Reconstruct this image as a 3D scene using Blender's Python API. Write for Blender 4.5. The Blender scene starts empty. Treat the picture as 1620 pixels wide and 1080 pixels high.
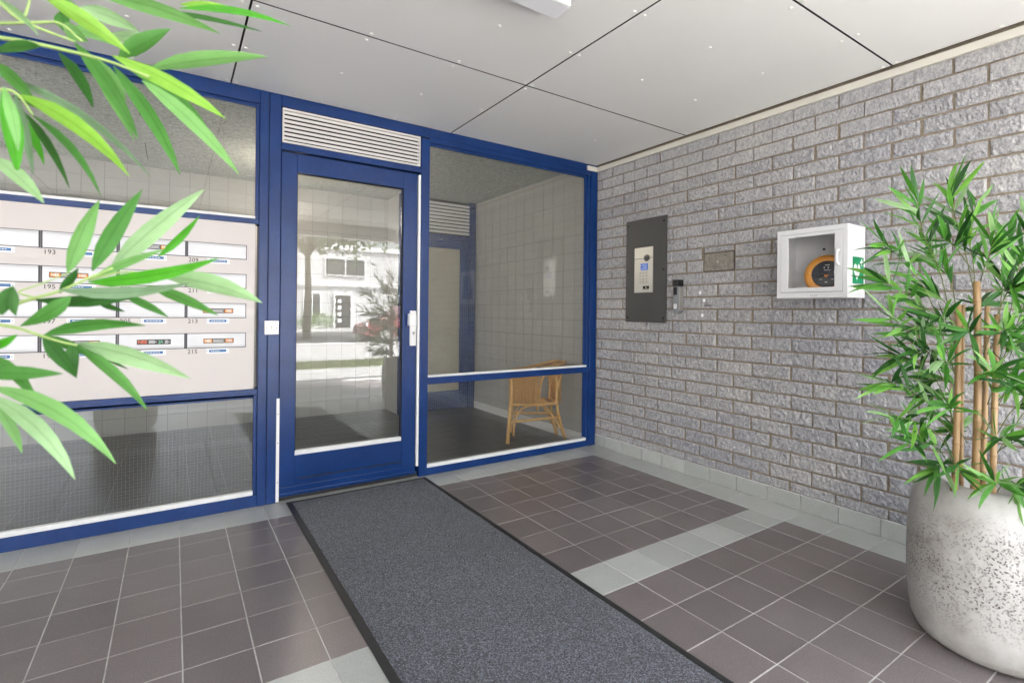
import bpy, bmesh, math, random
from mathutils import Vector, Matrix, noise
rnd = random.Random(7)
sc = bpy.context.scene
col = sc.collection

# ------------------------------------------------------------------ camera
H = 1.13
YAW, ROLL, FPX = 0.5871, 0.010, 804.32
cd = bpy.data.cameras.new('camera'); cam = bpy.data.objects.new('camera', cd); col.objects.link(cam)
cam.matrix_world = Matrix.Translation((0, 0, H)) @ Matrix.Rotation(-YAW, 4, 'Z') @ Matrix.Rotation(math.pi/2, 4, 'X') @ Matrix.Rotation(ROLL, 4, 'Z')
cd.sensor_width = 36; cd.lens = FPX/1620*36; cd.shift_y = -(540-494.2)/1620
cd.clip_start = 0.02; cd.clip_end = 400
cd.dof.use_dof = True; cd.dof.focus_distance = 3.0; cd.dof.aperture_fstop = 5.2
sc.camera = cam
SY, CY = math.sin(YAW), math.cos(YAW)
RIGHT, FWD, UP = Vector((CY, -SY, 0)), Vector((SY, CY, 0)), Vector((0, 0, 1))

# ------------------------------------------------------------------ world, sun, exposure
SUN_DIR = Vector((0.55, 0.38, 1.20)).normalized()
w = bpy.data.worlds.new('World'); sc.world = w; w.use_nodes = True
nt = w.node_tree; bg = nt.nodes['Background']
sky = nt.nodes.new('ShaderNodeTexSky'); sky.sky_type = 'NISHITA'; sky.sun_disc = False
sky.sun_elevation = math.asin(SUN_DIR.z); sky.sun_rotation = math.atan2(SUN_DIR.x, SUN_DIR.y)
sky.air_density = 1.0; sky.dust_density = 3.0; sky.ozone_density = 1.0
hs = nt.nodes.new('ShaderNodeHueSaturation'); hs.inputs['Saturation'].default_value = 0.30
nt.links.new(sky.outputs[0], hs.inputs['Color']); nt.links.new(hs.outputs[0], bg.inputs['Color'])
bg.inputs['Strength'].default_value = 0.15
sd = bpy.data.lights.new('sun', 'SUN'); sd.energy = 4.8; sd.angle = math.radians(4); sd.color = (1, 0.98, 0.95)
sun = bpy.data.objects.new('sun', sd); col.objects.link(sun)
sun.rotation_euler = SUN_DIR.to_track_quat('Z', 'Y').to_euler()
vs = sc.view_settings; vs.view_transform = 'Standard'; vs.look = 'None'; vs.gamma = 1; vs.use_curve_mapping = False
vs.exposure = 3.60
sc.cycles.max_bounces = 12; sc.cycles.diffuse_bounces = 6; sc.cycles.glossy_bounces = 5; sc.cycles.transparent_max_bounces = 16
sc.cycles.sample_clamp_indirect = 6; sc.cycles.use_denoising = True

# ------------------------------------------------------------------ node / material helpers
class NT:
    def __init__(s, name):
        s.m = bpy.data.materials.new(name); s.m.use_nodes = True
        s.t = s.m.node_tree; s.b = s.t.nodes['Principled BSDF']; s.out = s.t.nodes['Material Output']
    def n(s, typ, **kw):
        nd = s.t.nodes.new('ShaderNode'+typ)
        for k, v in kw.items():
            if k.startswith('i_'): nd.inputs[k[2:].replace('_', ' ')].default_value = v
            else: setattr(nd, k, v)
        return nd
    def l(s, a, b): s.t.links.new(a, b)
    def pos(s): return s.n('NewGeometry').outputs['Position']
    def tex(s, scale, detail=4, rough=0.6, vec=None, distortion=0.0, stretch=None):
        nd = s.n('TexNoise', i_Scale=scale, i_Detail=detail, i_Roughness=rough, i_Distortion=distortion)
        v = vec or s.pos()
        if stretch:
            mp = s.n('Mapping'); mp.inputs['Scale'].default_value = stretch; s.l(v, mp.inputs['Vector']); v = mp.outputs[0]
        s.l(v, nd.inputs['Vector']); return nd.outputs['Fac']
    def ramp(s, fac, *stops):
        r = s.n('ValToRGB'); e = r.color_ramp.elements
        while len(e) < len(stops): e.new(0.5)
        for el, (p, c) in zip(e, stops):
            el.position = p; el.color = (*c, 1) if len(c) == 3 else c
        s.l(fac, r.inputs[0]); return r.outputs[0]
    def bump(s, h, strength=0.4, dist=0.002, prev=None):
        b = s.n('Bump', i_Strength=strength, i_Distance=dist); s.l(h, b.inputs['Height'])
        if prev is not None: s.l(prev, b.inputs['Normal'])
        s.l(b.outputs[0], s.b.inputs['Normal']); return b.outputs[0]
    def mix(s, f, a, b, mode='MIX'):
        m = s.n('Mix', data_type='RGBA', blend_type=mode)
        for sock, v in ((m.inputs[0], f), (m.inputs[6], a), (m.inputs[7], b)):
            if hasattr(v, 'links'): s.l(v, sock)
            else: sock.default_value = v if not isinstance(v, tuple) or len(v) == 4 else (*v, 1)
        return m.outputs[2]
    def math(s, op, a, b=0.0):
        m = s.n('Math', operation=op)
        for sock, v in ((m.inputs[0], a), (m.inputs[1], b)):
            if hasattr(v, 'links'): s.l(v, sock)
            else: sock.default_value = v
        return m.outputs[0]

def plain(name, c, rough=0.5, metal=0.0, spec=0.5, var=0.0, bump=0.0, bscale=80, coat=0.0, vscale=3.0):
    t = NT(name); t.b.inputs['Base Color'].default_value = (*c, 1); t.b.inputs['Roughness'].default_value = rough
    t.b.inputs['Metallic'].default_value = metal; t.b.inputs['Specular IOR Level'].default_value = spec
    if coat: t.b.inputs['Coat Weight'].default_value = coat; t.b.inputs['Coat Roughness'].default_value = 0.08
    if var:
        f = t.tex(vscale, 5, 0.65)
        t.l(t.ramp(f, (0.3, tuple(x*(1-var) for x in c)), (0.7, tuple(min(1, x*(1+var)) for x in c))), t.b.inputs['Base Color'])
    if bump: t.bump(t.tex(bscale, 4), bump, 0.002)
    return t.m

M = {}
def mats():
    # blue gloss paint, brushed and slightly orange-peeled, with small chips
    t = NT('blue_paint'); f = t.tex(5, 6, 0.7)
    c = t.ramp(f, (0.25, (0.0035, 0.025, 0.115)), (0.5, (0.005, 0.033, 0.148)), (0.75, (0.007, 0.043, 0.182)))
    chip = t.ramp(t.tex(46, 5, 0.75), (0.675, (0, 0, 0)), (0.71, (1, 1, 1)))
    t.l(t.mix(t.math('MULTIPLY', chip, 0.35), c, (0.20, 0.28, 0.50)), t.b.inputs['Base Color'])
    t.b.inputs['Roughness'].default_value = 0.24; t.b.inputs['Specular IOR Level'].default_value = 0.38
    b1 = t.bump(t.tex(95, 3), 0.5, 0.002); t.bump(t.tex(70, 3, stretch=(1, 1, 0.07)), 0.4, 0.002, b1)
    M['blue'] = t.m
    M['white_bead'] = plain('white_glazing_bead', (0.74, 0.74, 0.74), 0.35, var=0.06, vscale=14, bump=0.1)
    M['white_metal'] = plain('white_coated_metal', (0.80, 0.80, 0.80), 0.3, var=0.02)
    M['cream'] = plain('cream_trim', (0.66, 0.63, 0.56), 0.5, var=0.05)
    M['black'] = plain('black_gap', (0.008, 0.008, 0.009), 0.8)
    M['blackplastic'] = plain('black_plastic', (0.012, 0.012, 0.013), 0.25)
    M['alu'] = plain('brushed_steel', (0.47, 0.46, 0.43), 0.36, metal=0.7, bump=0.08, bscale=400)
    M['grille'] = plain('grille_enamel', (0.66, 0.64, 0.62), 0.4, var=0.05)
    M['panelbeige'] = plain('beige_enamel_panel', (0.60, 0.555, 0.54), 0.45, var=0.015)
    M['flap'] = plain('silver_flap', (0.55, 0.55, 0.57), 0.36, metal=0.15, var=0.03, vscale=9)
    M['darkseam'] = plain('dark_flap_surround', (0.045, 0.045, 0.055), 0.5)
    M['label_white'] = plain('label_white', (0.82, 0.82, 0.84), 0.4)
    M['label_blue'] = plain('label_blue', (0.03, 0.13, 0.34), 0.4)
    M['ink'] = plain('dark_ink', (0.05, 0.045, 0.045), 0.6)
    M['white_ink'] = plain('white_ink', (0.75, 0.75, 0.75), 0.6)
    M['orange_ink'] = plain('orange_ink', (0.75, 0.25, 0.02), 0.5)
    M['red_ink'] = plain('red_ink', (0.70, 0.13, 0.05), 0.5)
    M['green_ink'] = plain('green_ink', (0.10, 0.42, 0.22), 0.5)
    M['sticker_dark'] = plain('sticker_black', (0.035, 0.03, 0.03), 0.45)
    # soffit panels
    t = NT('soffit_panel'); f = t.tex(1.1, 4, 0.6)
    t.l(t.ramp(f, (0.3, (0.755, 0.75, 0.735)), (0.7, (0.785, 0.78, 0.765))), t.b.inputs['Base Color']); t.b.inputs['Roughness'].default_value = 0.42
    t.bump(t.tex(220, 2), 0.05, 0.001); M['soffit'] = t.m
    M['screw'] = plain('white_screw_head', (0.80, 0.79, 0.76), 0.3)
    # floor tiles: unglazed speckled
    def tile(name, c, sp, rough):
        t = NT(name)
        oi = t.n('ObjectInfo').outputs['Random']
        base = t.ramp(oi, (0.0, tuple(x*0.88 for x in c)), (1.0, tuple(x*1.10 for x in c)))
        spk = t.tex(210, 3, 0.8)
        k = t.ramp(spk, (0.36, (0.80,)*3), (0.5, (1, 1, 1)), (0.64, (1.0+sp*0.5,)*3))
        cc = t.mix(1.0, base, k, 'MULTIPLY')
        dirt = t.ramp(t.tex(2.6, 6, 0.7), (0.3, (0.88, 0.87, 0.85)), (0.65, (1.04, 1.04, 1.04)))
        t.l(t.mix(1.0, cc, dirt, 'MULTIPLY'), t.b.inputs['Base Color'])
        t.b.inputs['Roughness'].default_value = rough
        t.bump(t.tex(380, 3), 0.12, 0.0012); return t.m
    M['tile_dark'] = tile('brown_floor_tile', (0.165, 0.142, 0.143), 0.5, 0.278)
    M['tile_grey'] = tile('pale_grey_floor_tile', (0.42, 0.435, 0.42), 0.15, 0.278)
    M['tile_hall'] = tile('hall_floor_tile', (0.034, 0.032, 0.032), 0.4, 0.30)
    t = NT('grout'); t.l(t.ramp(t.tex(7, 6, 0.75), (0.30, (0.33, 0.31, 0.295)), (0.6, (0.56, 0.545, 0.525))), t.b.inputs['Base Color']); t.b.inputs['Roughness'].default_value = 0.9
    M['grout'] = t.m
    M['hallgrout'] = plain('hall_grout', (0.27, 0.26, 0.25), 0.9, var=0.3, vscale=5)
    # mat
    t = NT('carpet_pile_grey')
    f = t.tex(150, 4, 1.0); f2 = t.tex(1.6, 5, 0.6)
    c = t.ramp(f, (0.41, (0.004, 0.005, 0.007)), (0.50, (0.029, 0.031, 0.041)), (0.59, (0.235, 0.245, 0.30)))
    t.l(t.mix(1.0, c, t.ramp(f2, (0.3, (0.82,)*3), (0.7, (1.1,)*3)), 'MULTIPLY'), t.b.inputs['Base Color'])
    t.b.inputs['Roughness'].default_value = 1; t.b.inputs['Specular IOR Level'].default_value = 0.1; t.b.inputs['Sheen Weight'].default_value = 0.25
    t.bump(f, 0.9, 0.006); M['pile'] = t.m
    M['rubber'] = plain('black_rubber_edge', (0.018, 0.018, 0.019), 0.55, var=0.3, vscale=30, bump=0.3, bscale=150)
    # split-face brick
    t = NT('split_face_brick'); oi = t.n('ObjectInfo').outputs['Random']
    base = t.ramp(oi, (0.0, (0.365, 0.364, 0.378)), (0.5, (0.395, 0.393, 0.403)), (1.0, (0.43, 0.425, 0.43)))
    f = t.tex(150, 5, 0.75)
    cc = t.mix(1.0, base, t.ramp(f, (0.30, (0.68, 0.68, 0.71)), (0.5, (1, 1, 1)), (0.70, (1.17, 1.16, 1.14))), 'MULTIPLY')
    cc = t.mix(1.0, cc, t.ramp(t.tex(70, 4, 0.7, distortion=0.8, stretch=(1, 1, 0.5)), (0.36, (0.70, 0.70, 0.73)), (0.5, (1, 1, 1)), (0.64, (1.24, 1.23, 1.21))), 'MULTIPLY')  # stone grain, with light and shade of the rough facets put into its colour
    st = t.ramp(t.tex(1.3, 5, 0.6), (0.35, (0.90, 0.90, 0.93)), (0.7, (1.08, 1.06, 1.02)))
    t.l(t.mix(1.0, cc, st, 'MULTIPLY'), t.b.inputs['Base Color']); t.b.inputs['Roughness'].default_value = 0.9; t.b.inputs['Specular IOR Level'].default_value = 0.2
    b1 = t.bump(t.tex(95, 4, 0.62, distortion=0.6, stretch=(1, 1, 0.6)), 0.8, 0.008); t.bump(t.tex(230, 3, 0.7), 0.6, 0.003, b1)
    M['brick'] = t.m
    t = NT('brown_mortar'); f = t.tex(90, 5, 0.7)
    t.l(t.ramp(f, (0.3, (0.185, 0.152, 0.112)), (0.7, (0.30, 0.25, 0.188))), t.b.inputs['Base Color']); t.b.inputs['Roughness'].default_value = 0.95
    t.bump(f, 0.6, 0.003); M['mortar'] = t.m
    # hall
    M['walltile'] = plain('hall_wall_tile', (0.40, 0.385, 0.355), 0.32, var=0.03)
    M['tilejoint'] = plain('hall_wall_joint', (0.16, 0.15, 0.14), 0.9)
    t = NT('wood_wool_board'); f = t.tex(38, 6, 0.9, distortion=1.2)
    t.l(t.ramp(f, (0.38, (0.20, 0.21, 0.19)), (0.6, (0.60, 0.62, 0.57))), t.b.inputs['Base Color']); t.b.inputs['Roughness'].default_value = 0.95
    t.bump(f, 0.8, 0.004); M['woodwool'] = t.m
    M['plaster'] = plain('pale_plaster', (0.62, 0.61, 0.59), 0.8, var=0.05, bump=0.15)
    M['obscure'] = plain('obscured_beige_glass', (0.40, 0.36, 0.28), 0.25, var=0.1)
    M['darkgrey'] = plain('anthracite_plate', (0.055, 0.054, 0.052), 0.45, var=0.05)
    M['keysafe'] = plain('grey_keysafe', (0.20, 0.21, 0.22), 0.35)
    M['galv'] = plain('weathered_galvanised_plate', (0.27, 0.245, 0.21), 0.42, metal=0.4, var=0.3, vscale=30, bump=0.2)
    M['screen'] = plain('blue_lcd', (0.06, 0.16, 0.62), 0.2)
    M['screenlight'] = plain('pale_lcd_text', (0.35, 0.48, 0.80), 0.3)
    M['key'] = plain('steel_keys', (0.40, 0.39, 0.36), 0.35, metal=0.7)
    M['aed_white'] = plain('white_powder_coat', (0.70, 0.70, 0.71), 0.35, var=0.01)
    M['aed_orange'] = plain('orange_yellow_plastic', (0.72, 0.29, 0.02), 0.35, var=0.05)
    M['aed_dark'] = plain('dark_blue_fascia', (0.014, 0.018, 0.030), 0.3)
    M['sign_green'] = plain('first_aid_green', (0.0, 0.26, 0.10), 0.35)
    # pot
    t = NT('speckled_pale_concrete'); p = t.n('TexCoord').outputs['Object']
    sep = t.n('SeparateXYZ'); t.l(p, sep.inputs[0])
    base = t.ramp(t.tex(7, 6, 0.65, vec=p), (0.25, (0.24, 0.22, 0.20)), (0.45, (0.375, 0.36, 0.34)), (0.7, (0.495, 0.485, 0.47)))
    band = t.ramp(sep.outputs[2], (0.10, (0, 0, 0)), (0.22, (1, 1, 1)), (0.40, (0.9,)*3), (0.50, (0.05,)*3))
    v = t.n('TexVoronoi', i_Scale=120.0, i_Randomness=1.0); 
    wv = t.n('TexNoise', i_Scale=40.0, i_Detail=3.0); t.l(p, wv.inputs['Vector'])
    vv = t.n('VectorMath', operation='ADD'); sc_ = t.n('VectorMath', operation='SCALE'); sc_.inputs['Scale'].default_value = 0.022
    t.l(wv.outputs['Color'], sc_.inputs[0]); t.l(p, vv.inputs[0]); t.l(sc_.outputs[0], vv.inputs[1]); t.l(vv.outputs[0], v.inputs['Vector'])
    sel = t.ramp(v.outputs['Color'], (0.18, (0, 0, 0)), (0.45, (1, 1, 1)))
    hole = t.math('MULTIPLY', t.ramp(v.outputs['Distance'], (0.26, (1, 1, 1)), (0.40, (0, 0, 0))), sel)
    clump = t.ramp(t.tex(9, 4, 0.6, vec=p), (0.36, (0, 0, 0)), (0.55, (1, 1, 1)))
    hole = t.math('MULTIPLY', t.math('MULTIPLY', hole, clump), band)
    fine = t.math('MULTIPLY', t.ramp(t.tex(105, 4, 0.75, vec=p), (0.585, (0, 0, 0)), (0.635, (1, 1, 1))), 0.75)
    hole2 = t.math('MAXIMUM', hole, t.math('MULTIPLY', fine, band))
    t.l(t.mix(hole2, base, (0.13, 0.112, 0.108)), t.b.inputs['Base Color']); t.b.inputs['Roughness'].default_value = 0.6
    b1 = t.bump(t.tex(50, 5, vec=p), 0.3, 0.004); t.bump(t.math('SUBTRACT', 1.0, hole2), 0.7, 0.004, b1); M['pot'] = t.m
    M['soil'] = plain('dark_soil', (0.05, 0.038, 0.028), 0.95, var=0.4, vscale=60, bump=0.8, bscale=120)
    # bamboo
    t = NT('bamboo_cane'); oi = t.n('ObjectInfo').outputs['Random']
    f = t.tex(60, 4, 0.6, stretch=(1, 1, 0.05))
    base = t.ramp(oi, (0, (0.28, 0.175, 0.08)), (1, (0.36, 0.235, 0.12)))
    t.l(t.mix(1.0, base, t.ramp(f, (0.3, (0.78, 0.74, 0.68)), (0.7, (1.12, 1.1, 1.05))), 'MULTIPLY'), t.b.inputs['Base Color']); t.b.inputs['Roughness'].default_value = 0.42
    M['cane'] = t.m
    M['node'] = plain('dark_cane_node', (0.22, 0.12, 0.05), 0.6)
    M['twig'] = plain('green_brown_twig', (0.10, 0.12, 0.035), 0.6, var=0.3, vscale=20)
    M['twiglight'] = plain('pale_green_stem', (0.33, 0.46, 0.15), 0.55, var=0.15, vscale=20)
    def leafmat(name, stops, trans=0.3):
        t = NT(name)
        g = t.n('NewGeometry').outputs['Random Per Island']; oi = t.n('ObjectInfo').outputs['Random']
        r = t.math('FRACT', t.math('ADD', g, oi))
        c = t.ramp(r, *stops)
        f = t.ramp(t.tex(26, 4, 0.6), (0.3, (0.84, 0.86, 0.80)), (0.7, (1.12, 1.10, 1.15)))
        c = t.mix(1.0, c, f, 'MULTIPLY')
        at_ = t.n('Attribute', attribute_name='rib'); rb = t.math('POWER', at_.outputs['Fac'], 11.0)
        hv = t.n('HueSaturation', i_Value=0.62, i_Saturation=1.05); t.l(c, hv.inputs['Color']); c = t.mix(t.math('MULTIPLY', rb, 0.75), c, hv.outputs[0])
        ac = t.n('Attribute', attribute_name='across'); vein = t.math('ADD', t.math('MULTIPLY', t.math('SINE', t.math('MULTIPLY', ac.outputs['Fac'], 26.0)), 0.5), 0.5)
        c = t.mix(1.0, c, t.ramp(vein, (0.0, (0.86, 0.88, 0.84)), (1.0, (1.06, 1.06, 1.06))), 'MULTIPLY')
        t.bump(vein, 0.35, 0.0006)
        t.l(c, t.b.inputs['Base Color']); t.b.inputs['Roughness'].default_value = 0.46; t.b.inputs['Specular IOR Level'].default_value = 0.35
        tr = t.n('BsdfTranslucent'); t.l(c, tr.inputs['Color'])
        ms = t.n('MixShader'); ms.inputs[0].default_value = trans
        t.l(t.b.outputs[0], ms.inputs[1]); t.l(tr.outputs[0], ms.inputs[2]); t.l(ms.outputs[0], t.out.inputs[0]); return t.m
    M['leaf'] = leafmat('bamboo_leaf', ((0.0, (0.016, 0.072, 0.012)), (0.3, (0.036, 0.15, 0.020)), (0.58, (0.075, 0.26, 0.03)), (0.8, (0.17, 0.40, 0.055)), (1.0, (0.28, 0.42, 0.22))))
    M['leaf_dark'] = leafmat('bamboo_leaf_dark', ((0.0, (0.022, 0.11, 0.012)), (1.0, (0.04, 0.15, 0.022))))
    M['leaf_mid'] = leafmat('bamboo_leaf_mid', ((0.0, (0.06, 0.21, 0.035)), (1.0, (0.09, 0.27, 0.05))))
    M['leaf_vivid'] = leafmat('bamboo_leaf_vivid', ((0.0, (0.055, 0.30, 0.012)), (1.0, (0.08, 0.36, 0.02))))
    M['leaf_lime'] = leafmat('bamboo_leaf_lime', ((0.0, (0.22, 0.46, 0.05)), (1.0, (0.29, 0.54, 0.08))))
    M['leaf_light'] = leafmat('bamboo_leaf_light', ((0.0, (0.15, 0.36, 0.09)), (1.0, (0.20, 0.42, 0.13))))
    M['leaf_pale'] = leafmat('bamboo_leaf_pale_underside', ((0.0, (0.27, 0.46, 0.20)), (1.0, (0.34, 0.52, 0.27))))
    M['leaf_grey'] = leafmat('bamboo_leaf_greyish', ((0.0, (0.15, 0.26, 0.14)), (1.0, (0.20, 0.31, 0.18))))
    # rattan
    t = NT('rattan'); f = t.tex(90, 4, 0.6)
    t.l(t.ramp(f, (0.3, (0.52, 0.25, 0.06)), (0.7, (0.80, 0.47, 0.15))), t.b.inputs['Base Color']); t.b.inputs['Roughness'].default_value = 0.4; M['rattan'] = t.m
    t = NT('woven_rattan')
    wv = t.n('TexWave', i_Scale=34.0, i_Distortion=0.5, bands_direction='Z'); t.l(t.pos(), wv.inputs['Vector'])
    t.l(t.ramp(wv.outputs['Fac'], (0.1, (0.26, 0.115, 0.03)), (0.6, (0.80, 0.46, 0.15))), t.b.inputs['Base Color']); t.b.inputs['Roughness'].default_value = 0.5
    t.bump(wv.outputs['Fac'], 0.8, 0.004); M['weave'] = t.m
    # glass: clear pane, reflection rising towards grazing angles
    t = NT('window_glass')
    lw = t.n('LayerWeight', i_Blend=0.5); k = t.math('POWER', lw.outputs['Facing'], 5.0)
    fac = t.math('ADD', t.math('MULTIPLY', k, 0.90), 0.068)
    tr = t.n('BsdfTransparent'); tr.inputs[0].default_value = (0.945, 0.955, 0.95, 1)
    gl = t.n('BsdfGlossy'); gl.inputs['Roughness'].default_value = 0.0
    ms = t.n('MixShader'); t.l(fac, ms.inputs[0]); t.l(tr.outputs[0], ms.inputs[1]); t.l(gl.outputs[0], ms.inputs[2]); t.l(ms.outputs[0], t.out.inputs[0])
    M['glass'] = t.m
    t = NT('acrylic_window')
    lw = t.n('LayerWeight', i_Blend=0.5); k = t.math('POWER', lw.outputs['Facing'], 5.0)
    fac = t.math('ADD', t.math('MULTIPLY', k, 0.6), 0.03)
    tr = t.n('BsdfTransparent'); tr.inputs[0].default_value = (0.95, 0.95, 0.95, 1); gl = t.n('BsdfGlossy'); gl.inputs['Roughness'].default_value = 0.02
    ms = t.n('MixShader'); t.l(fac, ms.inputs[0]); t.l(tr.outputs[0], ms.inputs[1]); t.l(gl.outputs[0], ms.inputs[2]); t.l(ms.outputs[0], t.out.inputs[0]); M['acrylic'] = t.m
    M['wire'] = plain('glass_wire', (0.36, 0.36, 0.35), 0.45, metal=0.3)
    M['lampwhite'] = plain('lamp_housing_white', (0.74, 0.74, 0.78), 0.35)
    # street
    t = NT('street_paving'); br = t.n('TexBrick'); br.inputs['Scale'].default_value = 1; br.inputs['Brick Width'].default_value = 0.3; br.inputs['Row Height'].default_value = 0.3; br.inputs['Mortar Size'].default_value = 0.006
    br.inputs['Color1'].default_value = (0.285, 0.28, 0.275, 1); br.inputs['Color2'].default_value = (0.34, 0.335, 0.33, 1); br.inputs['Mortar'].default_value = (0.2, 0.19, 0.17, 1)
    t.l(t.pos(), br.inputs['Vector']); t.l(br.outputs[0], t.b.inputs['Base Color']); t.b.inputs['Roughness'].default_value = 0.85; M['paving'] = t.m
    M['asphalt'] = plain('asphalt', (0.06, 0.06, 0.06), 0.9, var=0.2)
    M['grass'] = plain('short_grass', (0.11, 0.13, 0.05), 0.9, var=0.35, vscale=8)
    M['housewhite'] = plain('white_render', (0.56, 0.56, 0.565), 0.8, var=0.04)
    M['winframe'] = plain('white_window_frame', (0.8, 0.8, 0.8), 0.4)
    M['darkpane'] = plain('dark_window_glass', (0.05, 0.055, 0.06), 0.08)
    M['doorblack'] = plain('black_house_door', (0.02, 0.02, 0.025), 0.3)
    M['carred'] = plain('red_car_paint', (0.26, 0.04, 0.04), 0.25, coat=0.6)
    M['bark'] = plain('tree_bark', (0.12, 0.09, 0.06), 0.9, var=0.3, vscale=12)
    M['treeleaf'] = leafmat('tree_leaf', ((0.0, (0.09, 0.17, 0.04)), (1.0, (0.20, 0.30, 0.08))))
mats()

# ------------------------------------------------------------------ object helpers
def link(name, me, mat=None, parent=None):
    o = bpy.data.objects.new(name, me); col.objects.link(o)
    if mat is not None and me is not None: me.materials.append(mat)
    if parent is not None: adopt(o, parent)
    return o
def wloc(p):
    v = Vector((0, 0, 0))
    while p is not None: v += p.location; p = p.parent if p.parent and False else None
    return v
ORG = {}
def adopt(o, parent):
    o.parent = parent
    o.matrix_parent_inverse = Matrix.Translation(-ORG.get(parent.name, Vector((0, 0, 0))))
def tag(o, label=None, cat=None, group=None, kind=None):
    if label: o['label'] = label
    if cat: o['category'] = cat
    if group: o['group'] = group
    if kind: o['kind'] = kind
    return o
def thing(name, label, cat, loc=(0, 0, 0), group=None):
    o = bpy.data.objects.new(name, None); col.objects.link(o); o.location = loc; o.empty_display_size = 0.1
    ORG[o.name] = Vector(loc); return tag(o, label, cat, group)
def mesh(name, verts, faces, mat, parent=None, smooth=False):
    me = bpy.data.meshes.new(name); me.from_pydata([tuple(v) for v in verts], [], faces)
    if smooth: me.polygons.foreach_set('use_smooth', [True]*len(me.polygons))
    me.update(); return link(name, me, mat, parent)
def box_geo(x0, x1, y0, y1, z0, z1):
    v = [(x0, y0, z0), (x1, y0, z0), (x1, y1, z0), (x0, y1, z0), (x0, y0, z1), (x1, y0, z1), (x1, y1, z1), (x0, y1, z1)]
    f = [(0, 3, 2, 1), (4, 5, 6, 7), (0, 1, 5, 4), (1, 2, 6, 5), (2, 3, 7, 6), (3, 0, 4, 7)]
    return v, f
def box(name, x0, x1, y0, y1, z0, z1, mat, parent=None, bev=0.0):
    v, f = box_geo(x0, x1, y0, y1, z0, z1)
    me = bpy.data.meshes.new(name); me.from_pydata(v, [], f)
    if bev:
        bm = bmesh.new(); bm.from_mesh(me)
        bmesh.ops.bevel(bm, geom=bm.edges[:], offset=bev, segments=2, profile=0.5, affect='EDGES'); bm.to_mesh(me); bm.free()
    return link(name, me, mat, parent)
class MB:
    def __init__(s): s.v = []; s.f = []
    def add(s, v, f):
        n = len(s.v); s.v += [tuple(a) for a in v]; s.f += [tuple(i+n for i in q) for q in f]
    def box(s, *a): s.add(*box_geo(*a))
    def tube(s, pts, r, n=8, cap=True):
        pts = [Vector(p) for p in pts]; rs = r if isinstance(r, (list, tuple)) else [r]*len(pts)
        t0 = (pts[1]-pts[0]).normalized(); up = Vector((0, 0, 1)) if abs(t0.z) < 0.9 else Vector((1, 0, 0))
        a = t0.cross(up).normalized(); V = []; F = []
        for i, p in enumerate(pts):
            t = (pts[min(i+1, len(pts)-1)]-pts[max(i-1, 0)]).normalized()
            a = (a - t*a.dot(t)).normalized(); b = t.cross(a)
            for k in range(n):
                an = 2*math.pi*k/n; V.append(p+(a*math.cos(an)+b*math.sin(an))*rs[i])
        for i in range(len(pts)-1):
            for k in range(n):
                F.append((i*n+k, i*n+(k+1) % n, (i+1)*n+(k+1) % n, (i+1)*n+k))
        if cap: F.append(tuple(range(n-1, -1, -1))); F.append(tuple(range((len(pts)-1)*n, len(pts)*n)))
        s.add(V, F)
    def lathe(s, prof, c=(0, 0, 0), n=48):
        V = []; F = []
        for r, z in prof:
            for k in range(n):
                a = 2*math.pi*k/n; V.append((c[0]+r*math.cos(a), c[1]+r*math.sin(a), c[2]+z))
        for i in range(len(prof)-1):
            for k in range(n): F.append((i*n+k, i*n+(k+1) % n, (i+1)*n+(k+1) % n, (i+1)*n+k))
        s.add(V, F)
    def obj(s, name, mat, parent=None, smooth=False, kind=None):
        o = mesh(name, s.v, s.f, mat, parent, smooth)
        if kind: o['kind'] = kind
        return o
def bez(p0, p1, p2, n):
    p0, p1, p2 = Vector(p0), Vector(p1), Vector(p2)
    return [p0*(1-t)**2+p1*2*t*(1-t)+p2*t*t for t in [i/n for i in range(n+1)]]
def crom(pts, n=6):
    P = [Vector(p) for p in pts]; P = [P[0]*2-P[1]]+P+[P[-1]*2-P[-2]]; out = []
    for i in range(1, len(P)-2):
        for k in range(n):
            t = k/n; a, b, c, d = P[i-1], P[i], P[i+1], P[i+2]
            out.append(0.5*((2*b)+(c-a)*t+(2*a-5*b+4*c-d)*t*t+(3*b-a-3*c+d)*t**3))
    out.append(P[-2]); return out
def cyl(name, c, axis, r, h, mat, parent=None, n=16, smooth=True):
    b = MB(); c = Vector(c); a = Vector(axis).normalized(); b.tube([c, c+a*h], r, n); return b.obj(name, mat, parent, False)
R_FAC = Matrix.Rotation(math.pi/2, 4, 'X')                                   # text facing -Y
R_WALL = Matrix.Rotation(-math.pi/2, 4, 'Z') @ Matrix.Rotation(math.pi/2, 4, 'X')   # text facing -X
TEXTS = []
def text(name, s, size, loc, rot, mat, parent, align='LEFT', sx=1.0, bold=0.0):
    cu = bpy.data.curves.new('t', 'FONT'); cu.body = s; cu.size = size; cu.align_x = align; cu.align_y = 'CENTER'
    cu.extrude = 0.0002; cu.offset = bold; cu.resolution_u = 2
    o = bpy.data.objects.new('t', cu); col.objects.link(o)
    o.matrix_world = Matrix.Translation(loc) @ rot @ Matrix.Diagonal((sx, 1, 1, 1)); TEXTS.append((o, name, mat, parent))
def flush_text():
    bpy.context.view_layer.update(); dg = bpy.context.evaluated_depsgraph_get()
    for o, name, mat, parent in TEXTS:
        me = bpy.data.meshes.new_from_object(o.evaluated_get(dg)); me.transform(o.matrix_world); me.materials.clear()
        link(name, me, mat, parent)
    for o, *_ in TEXTS: cu = o.data; bpy.data.objects.remove(o); bpy.data.curves.remove(cu)
    TEXTS.clear()
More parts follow.
